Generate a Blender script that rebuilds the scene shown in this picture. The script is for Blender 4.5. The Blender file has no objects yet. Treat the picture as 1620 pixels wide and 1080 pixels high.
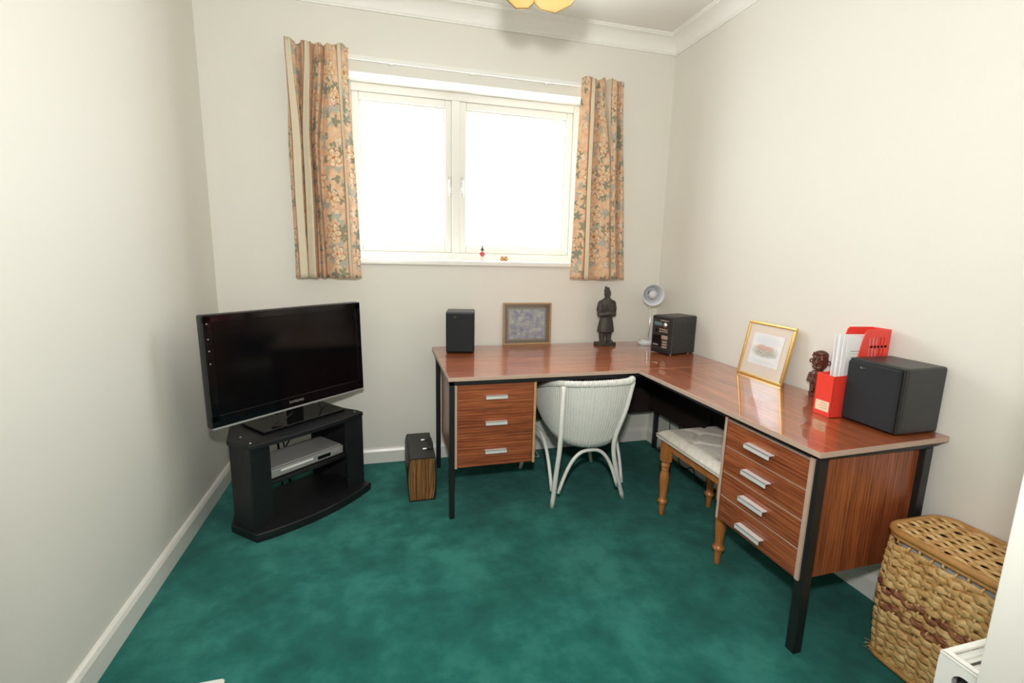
import bpy, bmesh, math, random
from mathutils import Vector, Matrix, Euler, Quaternion
R = math.radians
PI = math.pi
random.seed(7)
scene = bpy.context.scene
COL = scene.collection

# ------------------------------------------------------------------ camera
cam_d = bpy.data.cameras.new('camera')
cam_d.sensor_width = 36.0
cam_d.lens = 756.49 * 36.0 / 1620.0
cam_d.clip_start = 0.02
cam = bpy.data.objects.new('camera', cam_d)
COL.objects.link(cam)
CAM = Vector((0.8811, -2.9458, 1.2948))
yaw, pitch, roll = 0.264, 0.177, 0.0227
fw = Vector((math.sin(yaw) * math.cos(pitch), math.cos(yaw) * math.cos(pitch), -math.sin(pitch)))
rt = Vector((math.cos(yaw), -math.sin(yaw), 0))
up = rt.cross(fw)
r2 = rt * math.cos(roll) + up * math.sin(roll)
u2 = -rt * math.sin(roll) + up * math.cos(roll)
cam.matrix_world = Matrix(((r2.x, u2.x, -fw.x, CAM.x), (r2.y, u2.y, -fw.y, CAM.y), (r2.z, u2.z, -fw.z, CAM.z), (0, 0, 0, 1)))
scene.camera = cam

# ------------------------------------------------------------------ world, light, exposure
W = bpy.data.worlds.new('overcast_sky')
scene.world = W
W.use_nodes = True
bg = W.node_tree.nodes['Background']
bg.inputs[0].default_value = (0.93, 0.97, 1.0, 1)
bg.inputs[1].default_value = 10.5

pl = bpy.data.lights.new('window_portal', 'AREA')
pl.shape = 'RECTANGLE'
pl.size, pl.size_y = 1.46, 1.02
pl.cycles.is_portal = True
po = bpy.data.objects.new('window_portal', pl)
COL.objects.link(po)
po.location = (1.41, 0.27, 1.75)
po.rotation_euler = (R(-90), 0, 0)

fl = bpy.data.lights.new('camera_flash', 'SPOT')
fl.energy = 128
fl.color = (1.0, 0.98, 0.945)
fl.shadow_soft_size = 0.05
fl.spot_size = R(178)
fl.spot_blend = 0.85
fo = bpy.data.objects.new('camera_flash', fl)
COL.objects.link(fo)
fo.location = CAM + Vector((0, 0, 0.29))
fo.rotation_euler = (fw + u2 * 0.42).to_track_quat('-Z', 'Y').to_euler()

vs = scene.view_settings
vs.view_transform = 'Standard'
vs.look = 'None'
vs.gamma = 1.0
vs.use_curve_mapping = False
vs.exposure = 0.0
scene.cycles.max_bounces = 9
scene.cycles.diffuse_bounces = 6
scene.cycles.glossy_bounces = 4
scene.cycles.transparent_max_bounces = 8

# ------------------------------------------------------------------ materials
class NT:
    def __init__(self, name):
        self.m = bpy.data.materials.new(name)
        self.m.use_nodes = True
        self.t = self.m.node_tree
        self.n = self.t.nodes
        self.b = self.n['Principled BSDF']
        self.out = self.n['Material Output']
    def node(self, typ, **kw):
        x = self.n.new(typ)
        for k, v in kw.items():
            setattr(x, k, v)
        return x
    def put(self, sock, v):
        if isinstance(v, bpy.types.NodeSocket):
            self.t.links.new(v, sock)
        elif isinstance(v, (tuple, list)) and len(v) == 3 and sock.type == 'RGBA':
            sock.default_value = (*v, 1)
        else:
            sock.default_value = v
    def math(self, op, a, b=None, c=None, clamp=False):
        x = self.node('ShaderNodeMath', operation=op, use_clamp=clamp)
        self.put(x.inputs[0], a)
        if b is not None: self.put(x.inputs[1], b)
        if c is not None: self.put(x.inputs[2], c)
        return x.outputs[0]
    def vmath(self, op, a, b=None, s=None):
        x = self.node('ShaderNodeVectorMath', operation=op)
        self.put(x.inputs[0], a)
        if b is not None: self.put(x.inputs[1], b)
        if s is not None: self.put(x.inputs[3], s)
        return x.outputs['Value'] if op in ('LENGTH', 'DISTANCE', 'DOT_PRODUCT') else x.outputs[0]
    def mix(self, f, a, b):
        x = self.node('ShaderNodeMix', data_type='RGBA')
        self.put(x.inputs[0], f); self.put(x.inputs[6], a); self.put(x.inputs[7], b)
        return x.outputs[2]
    def coord(self, k='Object'):
        return self.node('ShaderNodeTexCoord').outputs[k]
    def mapping(self, v, scale=(1, 1, 1), loc=(0, 0, 0), rot=(0, 0, 0)):
        x = self.node('ShaderNodeMapping')
        self.put(x.inputs[0], v)
        x.inputs['Scale'].default_value = scale
        x.inputs['Location'].default_value = loc
        x.inputs['Rotation'].default_value = rot
        return x.outputs[0]
    def noise(self, v, scale, detail=3, rough=0.55, out=0, dim='3D'):
        x = self.node('ShaderNodeTexNoise', noise_dimensions=dim)
        self.put(x.inputs['Vector'], v)
        x.inputs['Scale'].default_value = scale
        x.inputs['Detail'].default_value = detail
        x.inputs['Roughness'].default_value = rough
        return x.outputs[out]
    def ramp(self, f, stops, interp='LINEAR'):
        x = self.node('ShaderNodeValToRGB')
        x.color_ramp.interpolation = interp
        e = x.color_ramp.elements
        while len(e) < len(stops): e.new(0.5)
        for q, (p, c) in zip(e, stops):
            q.position = p
            q.color = (*c, 1) if isinstance(c, (tuple, list)) else (c, c, c, 1)
        self.put(x.inputs[0], f)
        return x.outputs[0]
    def sep(self, v):
        x = self.node('ShaderNodeSeparateXYZ')
        self.put(x.inputs[0], v)
        return x.outputs
    def comb(self, a, b, c=0.0):
        x = self.node('ShaderNodeCombineXYZ')
        self.put(x.inputs[0], a); self.put(x.inputs[1], b); self.put(x.inputs[2], c)
        return x.outputs[0]
    def bump(self, h, strength, dist=0.01):
        x = self.node('ShaderNodeBump')
        x.inputs['Strength'].default_value = strength
        x.inputs['Distance'].default_value = dist
        self.put(x.inputs['Height'], h)
        self.put(self.b.inputs['Normal'], x.outputs[0])
    def set(self, **kw):
        al = dict(color='Base Color', rough='Roughness', metal='Metallic', spec='Specular IOR Level', coat='Coat Weight', coatr='Coat Roughness',
                  sheen='Sheen Weight', trans='Transmission Weight', ior='IOR', emit='Emission Color', emits='Emission Strength', alpha='Alpha', sheenr='Sheen Roughness')
        for k, v in kw.items():
            self.put(self.b.inputs[al[k]], v)
        return self.m

def plain(name, col, rough=0.5, var=0.06, scale=30, bump=0.0, bscale=200, **kw):
    t = NT(name)
    n = t.noise(t.coord(), scale, 3)
    d = tuple(c * (1 - var) for c in col)
    l = tuple(min(1, c * (1 + var)) for c in col)
    t.set(color=t.mix(n, d, l), rough=rough, **kw)
    if bump:
        t.bump(t.noise(t.coord(), bscale, 2), bump, 0.002)
    return t.m

M = {}
def wallpaper(name, axis, c0=(0.74, 0.724, 0.66), c1=(0.775, 0.759, 0.695)):
    t = NT(name)
    o = t.coord()
    s = t.sep(o)
    n = t.noise(o, 2.0, 3)
    fr = t.math('FRACT', t.math('DIVIDE', t.math('ADD', s[axis], 0.19), 0.52))
    seam = t.math('LESS_THAN', t.math('ABSOLUTE', t.math('SUBTRACT', fr, 0.5)), 0.0035)
    grain = t.noise(t.mapping(o, (1, 1, 0.6)), 230, 4, 0.65)
    chips = t.noise(o, 75, 2, 0.6)
    t.set(color=t.mix(n, c0, c1), rough=0.62, spec=0.3)
    h = t.math('ADD', t.math('MULTIPLY', grain, 0.5), t.math('SUBTRACT', t.math('MULTIPLY', chips, 0.5), t.math('MULTIPLY', seam, 0.5)))
    t.bump(h, 0.3, 0.0015)
    return t.m
M['wall_x'] = wallpaper('embossed_cream_wallpaper', 0)
M['wall_y'] = wallpaper('embossed_cream_wallpaper_side', 1)
M['paint'] = plain('white_gloss_paint', (0.80, 0.785, 0.735), 0.28, 0.015, 8)
M['ceiling'] = plain('matt_ceiling_paint', (0.78, 0.77, 0.72), 0.8, 0.015, 4, 0.1)
M['cornice'] = plain('white_cornice_paint', (0.87, 0.865, 0.83), 0.6, 0.01, 4)
M['frame'] = plain('white_window_paint', (0.83, 0.82, 0.77), 0.3, 0.01, 8)
M['white'] = plain('white_enamel', (0.84, 0.84, 0.80), 0.25, 0.01, 8)
M['white_loom'] = plain('white_loom_paint', (0.72, 0.73, 0.68), 0.45, 0.08, 60)
M['white_cane'] = plain('white_cane_paint', (0.78, 0.78, 0.73), 0.35, 0.04, 30)
M['black_metal'] = plain('black_enamelled_steel', (0.012, 0.013, 0.014), 0.35, 0.2, 20)
M['black_plastic'] = plain('black_plastic', (0.012, 0.012, 0.013), 0.38, 0.15, 30)
M['black_gloss'] = plain('gloss_black_plastic', (0.004, 0.004, 0.005), 0.08, 0.1, 10, spec=0.4)
M['black_ash'] = plain('black_ash_board', (0.009, 0.0095, 0.011), 0.45, 0.25, 40, 0.15, 120)
M['grille'] = plain('speaker_cloth', (0.013, 0.016, 0.019), 0.85, 0.2, 300, 0.4, 600)
M['cabinet'] = plain('speaker_vinyl', (0.030, 0.031, 0.030), 0.38, 0.15, 50, 0.2, 150)
M['silver'] = plain('silver_plastic', (0.36, 0.36, 0.355), 0.32, 0.03, 20, metal=0.25)
M['chrome'] = plain('bright_chrome', (0.80, 0.80, 0.79), 0.2, 0.03, 40, metal=0.9)
M['alu'] = plain('satin_aluminium', (0.83, 0.83, 0.82), 0.38, 0.02, 40, metal=0.35)
M['gold'] = plain('gilt_moulding', (0.78, 0.50, 0.17), 0.26, 0.12, 40, metal=0.75)
M['gilt_brown'] = plain('tan_wood_moulding', (0.42, 0.27, 0.14), 0.4, 0.15, 60)
M['edge'] = plain('pale_edge_lipping', (0.50, 0.36, 0.28), 0.4, 0.08, 30)
M['oak_edge'] = plain('bare_edge_lipping', (0.52, 0.30, 0.13), 0.5, 0.1, 30)
M['red'] = plain('red_plastic', (0.80, 0.055, 0.035), 0.3, 0.03, 10)
M['paper'] = plain('white_paper', (0.80, 0.80, 0.80), 0.7, 0.02, 10)
M['print_grey'] = plain('grey_print_ink', (0.33, 0.34, 0.36), 0.7, 0.1, 40)
M['label'] = plain('cream_label', (0.82, 0.66, 0.48), 0.7, 0.05, 40)
M['cream_mount'] = plain('cream_mount_board', (0.78, 0.68, 0.58), 0.5, 0.02, 60, coat=0.4, coatr=0.02)
M['dark_mount'] = plain('taupe_mount_board', (0.165, 0.135, 0.105), 0.5, 0.06, 60, coat=0.4, coatr=0.03)
M['fillet'] = plain('pale_fillet', (0.55, 0.55, 0.42), 0.5, 0.05, 60)
M['screen'] = plain('dark_screen_glass', (0.003, 0.003, 0.0035), 0.13, 0.1, 3, spec=0.28)
M['lcd'] = plain('green_grey_display', (0.10, 0.17, 0.17), 0.2, 0.1, 50)
M['stereo_face'] = plain('gunmetal_fascia', (0.05, 0.045, 0.04), 0.3, 0.2, 60, metal=0.4)
M['tan_metal'] = plain('champagne_buttons', (0.48, 0.38, 0.27), 0.3, 0.1, 60, metal=0.4)
M['terracotta'] = plain('dark_fired_clay', (0.050, 0.042, 0.034), 0.55, 0.35, 60, 0.4, 180)
M['carved'] = plain('dark_polished_carving', (0.085, 0.030, 0.016), 0.22, 0.4, 45, 0.15, 90)
M['cable'] = plain('black_cable', (0.01, 0.01, 0.01), 0.5, 0.1, 20)
M['white_cable'] = plain('white_cable', (0.6, 0.6, 0.57), 0.5, 0.05, 20)
M['bulb'] = plain('frosted_bulb_glass', (0.62, 0.63, 0.62), 0.25, 0.02, 30)
M['lamp_white'] = plain('white_lamp_enamel', (0.74, 0.76, 0.80), 0.3, 0.02, 20)
M['brass'] = plain('antique_brass', (0.42, 0.30, 0.14), 0.35, 0.1, 30, metal=0.8)
M['cane'] = plain('bent_cane', (0.48, 0.245, 0.075), 0.35, 0.25, 25, 0.1, 60)
M['lining'] = plain('grey_hamper_lining', (0.34, 0.36, 0.40), 0.8, 0.05, 40)
M['leatherette'] = plain('black_leatherette', (0.016, 0.016, 0.015), 0.45, 0.2, 80, 0.4, 350)
M['fig_red'] = plain('painted_red', (0.55, 0.06, 0.07), 0.4, 0.1, 200)
M['fig_black'] = plain('painted_black', (0.03, 0.03, 0.035), 0.4, 0.1, 200)
M['fig_flesh'] = plain('painted_flesh', (0.70, 0.45, 0.33), 0.5, 0.1, 200)
M['fig_white'] = plain('painted_white', (0.68, 0.66, 0.56), 0.5, 0.1, 200)
M['fig_brown'] = plain('glazed_tan_pottery', (0.55, 0.27, 0.10), 0.3, 0.3, 90)
M['fig_dark'] = plain('glazed_brown_pottery', (0.26, 0.14, 0.07), 0.3, 0.2, 90)
M['dark_board'] = plain('dark_stained_hardboard', (0.022, 0.012, 0.009), 0.6, 0.2, 30)
M['gap_shade'] = plain('painted_gap_shade', (0.01, 0.01, 0.01), 0.9, 0.1, 20)  # near-black colour stands in for shade between the lid strands

def carpet():
    t = NT('green_carpet')
    o = t.coord()
    big = t.noise(t.mapping(o, (1.0, 1.0, 1)), 3.2, 4, 0.6)
    mid = t.noise(o, 11, 3, 0.65)
    fib = t.noise(o, 420, 2, 0.7)
    m = t.math('ADD', t.math('MULTIPLY', big, 0.62), t.math('MULTIPLY', mid, 0.38))
    c = t.ramp(m, [(0.36, (0.010, 0.122, 0.104)), (0.49, (0.017, 0.182, 0.154)), (0.61, (0.042, 0.280, 0.236))])
    c2 = t.mix(t.math('MULTIPLY', fib, 0.55), c, (0.004, 0.06, 0.045))
    t.set(color=c2, rough=0.95, spec=0.1, sheen=0.08, sheenr=0.5)
    t.bump(t.math('ADD', t.math('MULTIPLY', fib, 0.7), t.math('MULTIPLY', t.noise(o, 130, 2), 0.5)), 0.9, 0.004)
    return t.m
M['carpet'] = carpet()

def sapele(name, across, gloss, axis_len):
    """ribbon-striped reddish veneer; stripes alternate along `across`, run along axis_len"""
    t = NT(name)
    o = t.coord()
    sc = [24.0, 24.0, 24.0]
    sc[axis_len] = 1.2
    st = t.noise(t.mapping(o, tuple(s * 4.2 for s in sc)), 1.0, 2, 0.6)
    sc2 = [9.0, 9.0, 9.0]; sc2[axis_len] = 0.8
    st2 = t.noise(t.mapping(o, tuple(s * 3 for s in sc2), (3, 1, 2)), 1.0, 2, 0.5)
    fine = t.noise(t.mapping(o, tuple(s * 14 for s in sc)), 1.0, 2, 0.6)
    xs = t.sep(o)
    ax = [i for i in range(3) if i != axis_len]
    w_ = t.math('ADD', xs[ax[0]], xs[ax[1]])
    wav = t.math('SINE', t.math('ADD', t.math('MULTIPLY', w_, 2 * PI / 0.0145), t.math('MULTIPLY', st2, 9.0)))
    f = t.math('ADD', t.math('MULTIPLY', st, 0.42), t.math('ADD', t.math('MULTIPLY', st2, 0.33), t.math('MULTIPLY', fine, 0.25)))
    f = t.math('ADD', f, t.math('MULTIPLY', wav, 0.050))
    k = 1.32 if gloss > 0.5 else 1.0
    c = t.ramp(f, [(0.37, tuple(k * q for q in (0.145, 0.032, 0.011))), (0.5, tuple(k * q for q in (0.265, 0.069, 0.023))), (0.62, tuple(k * q for q in (0.375, 0.112, 0.040)))])
    t.set(color=c, rough=0.32, spec=0.5, coat=gloss, coatr=0.03)
    t.b.inputs['Coat IOR'].default_value = 1.65
    return t.m
M['sapele_x'] = sapele('sapele_desk_top', 1, 1.0, 0)
M['sapele_y'] = sapele('sapele_return_top', 0, 1.0, 1)
M['drawer_x'] = sapele('sapele_drawer_front', 2, 0.12, 0)
M['drawer_y'] = sapele('sapele_drawer_front_side', 2, 0.12, 1)
M['panel_z'] = sapele('sapele_end_panel', 0, 0.15, 2)

def pine():
    t = NT('varnished_pine')
    o = t.coord()
    g = t.noise(t.mapping(o, (40, 40, 4)), 1.0, 3, 0.6)
    t.set(color=t.ramp(g, [(0.3, (0.36, 0.120, 0.026)), (0.7, (0.54, 0.205, 0.052))]), rough=0.35, coat=0.3, coatr=0.1)
    return t.m
M['pine'] = pine()

def upholstery():
    t = NT('cream_damask')
    o = t.coord()
    w = t.noise(o, 35, 3, 0.6)
    t.set(color=t.mix(t.math('GREATER_THAN', w, 0.54), (0.62, 0.575, 0.50), (0.68, 0.64, 0.565)), rough=0.55, sheen=0.2)
    t.bump(t.noise(o, 500, 2), 0.15, 0.001)
    return t.m
M['damask'] = upholstery()

def wicker(name, dark=False):
    t = NT(name)
    o = t.coord()
    a = t.noise(o, 28, 4, 0.65)
    b = t.noise(t.mapping(o, (60, 60, 160)), 1.0, 3, 0.6)
    f = t.math('ADD', t.math('MULTIPLY', a, 0.6), t.math('MULTIPLY', b, 0.4))
    if dark:
        st = [(0.34, (0.12, 0.035, 0.015)), (0.5, (0.30, 0.10, 0.045)), (0.62, (0.52, 0.30, 0.13))]
    else:
        st = [(0.32, (0.34, 0.150, 0.045)), (0.47, (0.60, 0.355, 0.130)), (0.62, (0.77, 0.545, 0.255))]
    t.set(color=t.ramp(f, st), rough=0.5)
    t.bump(b, 0.35, 0.002)
    return t.m
M['wicker'] = wicker('woven_rush')
M['wicker_dark'] = wicker('woven_reddish_rush', True)

def kraft():
    t = NT('kraft_paper')
    o = t.coord()
    n = t.noise(t.mapping(o, (160, 160, 2)), 1.0, 2, 0.5)
    t.set(color=t.ramp(n, [(0.38, (0.20, 0.085, 0.024)), (0.60, (0.62, 0.36, 0.135))]), rough=0.7)
    return t.m
M['kraft'] = kraft()

def glass_pane():
    t = NT('clear_window_glass')
    g = t.node('ShaderNodeBsdfGlossy'); g.inputs['Roughness'].default_value = 0.01
    tr = t.node('ShaderNodeBsdfTransparent')
    lw = t.node('ShaderNodeLayerWeight'); lw.inputs['Blend'].default_value = 0.5
    fac = t.math('ADD', 0.04, t.math('MULTIPLY', t.math('POWER', lw.outputs['Facing'], 5.0), 0.9))
    mx = t.node('ShaderNodeMixShader')
    t.t.links.new(fac, mx.inputs[0])
    t.t.links.new(tr.outputs[0], mx.inputs[1])
    t.t.links.new(g.outputs[0], mx.inputs[2])
    t.t.links.new(mx.outputs[0], t.out.inputs[0])
    return t.m
M['glass'] = glass_pane()

def shade_glass():
    t = NT('cream_glass_petal')
    o = t.coord()
    n = t.noise(o, 18, 3)
    c = t.mix(n, (0.93, 0.74, 0.34), (0.96, 0.82, 0.48))
    t.set(color=c, rough=0.2, coat=0.3)
    tl = t.node('ShaderNodeBsdfTranslucent')
    t.put(tl.inputs[0], c)
    mx = t.node('ShaderNodeMixShader'); mx.inputs[0].default_value = 0.4
    t.t.links.new(t.b.outputs[0], mx.inputs[1]); t.t.links.new(tl.outputs[0], mx.inputs[2])
    t.t.links.new(mx.outputs[0], t.out.inputs[0])
    return t.m
M['petal'] = shade_glass()

def curtain_cloth():
    t = NT('peach_floral_curtain_cloth')
    uv = t.node('ShaderNodeUVMap', uv_map='UVMap').outputs[0]
    warp = t.noise(uv, 22, 2, 0.6, 1, '2D')
    uvw = t.vmath('ADD', uv, t.vmath('MULTIPLY', t.vmath('SUBTRACT', warp, (0.5, 0.5, 0.5)), (0.03, 0.03, 0)))
    def layer(scale, off, rnd):
        v = t.vmath('ADD', uvw, off)
        x = t.node('ShaderNodeTexVoronoi', voronoi_dimensions='2D')
        t.put(x.inputs['Vector'], v)
        x.inputs['Scale'].default_value = scale
        x.inputs['Randomness'].default_value = rnd
        d = t.vmath('SUBTRACT', v, x.outputs['Position'])
        s = t.sep(d)
        ang = t.math('ARCTAN2', s[1], s[0])
        rad = t.vmath('LENGTH', t.comb(s[0], s[1]))
        cs = t.sep(x.outputs['Color'])
        return ang, rad, cs
    wv = t.noise(uv, 30, 2, 0.5, 0, '2D')
    base = t.mix(t.ramp(wv, [(0.35, 0.0), (0.7, 1.0)]), (0.78, 0.50, 0.31), (0.84, 0.66, 0.46))
    # trailing leaves, two sizes
    col = base
    for sc, off, rr, lob in ((17, (0.31, 0.77, 0), 0.017, 3), (12.5, (1.3, 0.4, 0), 0.024, 5)):
        a, r, cs = layer(sc, off, 0.85)
        edge = t.math('MULTIPLY', t.math('ADD', 1.0, t.math('MULTIPLY', t.math('COSINE', t.math('ADD', t.math('MULTIPLY', a, float(lob)), t.math('MULTIPLY', cs[0], 6.0))), 0.42)), rr)
        inside = t.math('MULTIPLY', t.math('LESS_THAN', r, edge), t.math('GREATER_THAN', cs[1], 0.30))
        lc = t.mix(t.math('GREATER_THAN', cs[2], 0.5), (0.23, 0.27, 0.18), (0.46, 0.49, 0.43))
        vein = t.math('GREATER_THAN', t.math('SINE', t.math('MULTIPLY', r, 900.0)), 0.35)
        lc = t.mix(t.math('MULTIPLY', vein, 0.35), lc, (0.60, 0.56, 0.45))
        col = t.mix(t.math('MULTIPLY', inside, 0.9), col, lc)
    # large open blooms with red brown outlines
    a, r, cs = layer(7.4, (0.05, 0.13, 0), 0.7)
    pet = t.math('COSINE', t.math('ADD', t.math('MULTIPLY', a, 5.0), t.math('MULTIPLY', cs[0], 6.0)))
    edge = t.math('MULTIPLY', t.math('ADD', 1.0, t.math('MULTIPLY', pet, 0.24)), 0.040)
    keep = t.math('GREATER_THAN', cs[1], 0.22)
    inside = t.math('MULTIPLY', t.math('LESS_THAN', r, edge), keep)
    ring = t.math('MULTIPLY', t.math('LESS_THAN', t.math('ABSOLUTE', t.math('SUBTRACT', r, edge)), 0.0022), keep)
    ring2 = t.math('MULTIPLY', t.math('LESS_THAN', t.math('ABSOLUTE', t.math('SUBTRACT', r, t.math('MULTIPLY', edge, 0.55))), 0.0016), keep)
    fc = t.mix(t.math('MULTIPLY', t.math('ADD', pet, 1.0), 0.5), (0.78, 0.54, 0.30), (0.87, 0.75, 0.54))
    fc = t.mix(t.math('LESS_THAN', r, 0.009), fc, (0.62, 0.24, 0.09))
    col = t.mix(t.math('MULTIPLY', inside, 0.92), col, fc)
    col = t.mix(t.math('MULTIPLY', ring, 0.85), col, (0.40, 0.115, 0.045))
    col = t.mix(t.math('MULTIPLY', ring2, 0.7), col, (0.45, 0.15, 0.06))
    a, r, cs = layer(11.0, (0.61, 0.37, 0), 0.9)
    pet = t.math('COSINE', t.math('ADD', t.math('MULTIPLY', a, 4.0), t.math('MULTIPLY', cs[0], 6.0)))
    edge = t.math('MULTIPLY', t.math('ADD', 1.0, t.math('MULTIPLY', pet, 0.3)), 0.017)
    keep = t.math('GREATER_THAN', cs[1], 0.55)
    col = t.mix(t.math('MULTIPLY', t.math('LESS_THAN', r, edge), keep), col, (0.82, 0.70, 0.52))
    col = t.mix(t.math('MULTIPLY', t.math('LESS_THAN', t.math('ABSOLUTE', t.math('SUBTRACT', r, edge)), 0.0016), t.math('MULTIPLY', keep, 0.8)), col, (0.50, 0.20, 0.10))
    at = t.node('ShaderNodeAttribute', attribute_name='stripe')
    stripe = at.outputs['Fac']
    cream = t.mix(wv, (0.76, 0.69, 0.52), (0.80, 0.73, 0.57))
    line = t.math('MULTIPLY', t.math('GREATER_THAN', stripe, 0.08), t.math('LESS_THAN', stripe, 0.42))
    col = t.mix(t.math('GREATER_THAN', stripe, 0.25), col, cream)
    col = t.mix(t.math('MULTIPLY', line, 0.85), col, (0.36, 0.115, 0.045))
    fold_shade = t.math('MULTIPLY', t.math('GREATER_THAN', stripe, 0.02), t.math('LESS_THAN', stripe, 0.08))  # brown tint in the valleys: fold shadow painted in with printed stripe edges
    col = t.mix(t.math('MULTIPLY', fold_shade, 0.6), col, (0.52, 0.25, 0.13))
    t.set(color=col, rough=0.8, sheen=0.1)
    t.bump(t.noise(uv, 900, 2, 0.5, 0, '2D'), 0.2, 0.001)
    tl = t.node('ShaderNodeBsdfTranslucent'); t.put(tl.inputs[0], col)
    mx = t.node('ShaderNodeMixShader'); mx.inputs[0].default_value = 0.22
    t.t.links.new(t.b.outputs[0], mx.inputs[1]); t.t.links.new(tl.outputs[0], mx.inputs[2])
    t.t.links.new(mx.outputs[0], t.out.inputs[0])
    return t.m
M['curtain'] = curtain_cloth()

def print_blue():
    t = NT('blue_flower_print')
    g = t.coord()
    a = t.noise(g, 26, 4, 0.7)
    v = t.node('ShaderNodeTexVoronoi', feature='SMOOTH_F1'); t.put(v.inputs['Vector'], t.vmath('ADD', g, t.vmath('SCALE', t.noise(g, 30, 2, 0.5, 1), s=0.03))); v.inputs['Scale'].default_value = 34
    c = t.ramp(a, [(0.30, (0.09, 0.10, 0.15)), (0.42, (0.24, 0.24, 0.36)), (0.5, (0.30, 0.36, 0.38)), (0.57, (0.46, 0.48, 0.40)), (0.68, (0.60, 0.58, 0.52))])
    c2 = t.mix(t.math('MULTIPLY', v.outputs['Distance'], 1.1), (0.56, 0.55, 0.58), (0.14, 0.15, 0.22))
    t.set(color=t.mix(0.42, c, c2), rough=0.4, coat=0.5, coatr=0.03)
    return t.m
M['print_blue'] = print_blue()

def print_house():
    t = NT('watercolour_print')
    g = t.coord('UV')
    s = t.sep(g)
    n = t.noise(g, 9, 4, 0.65)
    n2 = t.noise(g, 26, 4, 0.7)
    def ell(cx, cy, rx, ry, soft, wob=0.35):
        dx = t.math('DIVIDE', t.math('SUBTRACT', s[0], cx), rx)
        dy = t.math('DIVIDE', t.math('SUBTRACT', s[1], cy), ry)
        d = t.math('ADD', t.math('MULTIPLY', dx, dx), t.math('MULTIPLY', dy, dy))
        d = t.math('ADD', d, t.math('MULTIPLY', t.math('SUBTRACT', n, 0.5), wob * 4))
        mr = t.node('ShaderNodeMapRange', clamp=True)
        t.put(mr.inputs[0], d)
        mr.inputs[1].default_value = 1.0 + soft; mr.inputs[2].default_value = 1.0 - soft
        return mr.outputs[0]
    c = (0.86, 0.86, 0.85)
    c = t.mix(t.math('MULTIPLY', ell(0.5, 0.78, 0.36, 0.16, 0.7), 0.30), c, (0.45, 0.55, 0.80))
    c = t.mix(t.math('MULTIPLY', ell(0.46, 0.10, 0.40, 0.07, 0.6), 0.25), c, (0.45, 0.62, 0.70))
    c = t.mix(t.math('MULTIPLY', ell(0.48, 0.46, 0.40, 0.17, 0.5), 0.55), c, t.mix(n2, (0.40, 0.44, 0.30), (0.82, 0.70, 0.50)))
    c = t.mix(t.math('MULTIPLY', ell(0.36, 0.56, 0.17, 0.09, 0.3), 0.62), c, (0.82, 0.36, 0.28))
    c = t.mix(t.math('MULTIPLY', ell(0.60, 0.55, 0.15, 0.08, 0.3), 0.60), c, (0.80, 0.40, 0.34))
    c = t.mix(t.math('MULTIPLY', ell(0.5, 0.36, 0.36, 0.10, 0.5), 0.55), c, t.mix(t.math('GREATER_THAN', n2, 0.5), (0.22, 0.25, 0.26), (0.72, 0.66, 0.54)))
    n3 = t.noise(g, 16, 4, 0.75)
    ink = t.math('LESS_THAN', t.math('ABSOLUTE', t.math('SUBTRACT', n3, 0.5)), 0.028)
    c = t.mix(t.math('MULTIPLY', t.math('MULTIPLY', ink, ell(0.49, 0.48, 0.40, 0.17, 0.4)), 0.55), c, (0.24, 0.22, 0.20))
    n4 = t.noise(g, 34, 3, 0.7)
    c = t.mix(t.math('MULTIPLY', t.math('MULTIPLY', t.math('GREATER_THAN', n4, 0.60), ell(0.5, 0.40, 0.36, 0.13, 0.4)), 0.6), c, (0.20, 0.23, 0.20))
    t.set(color=c, rough=0.4, coat=0.5, coatr=0.02)
    return t.m
M['print_house'] = print_house()

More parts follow.
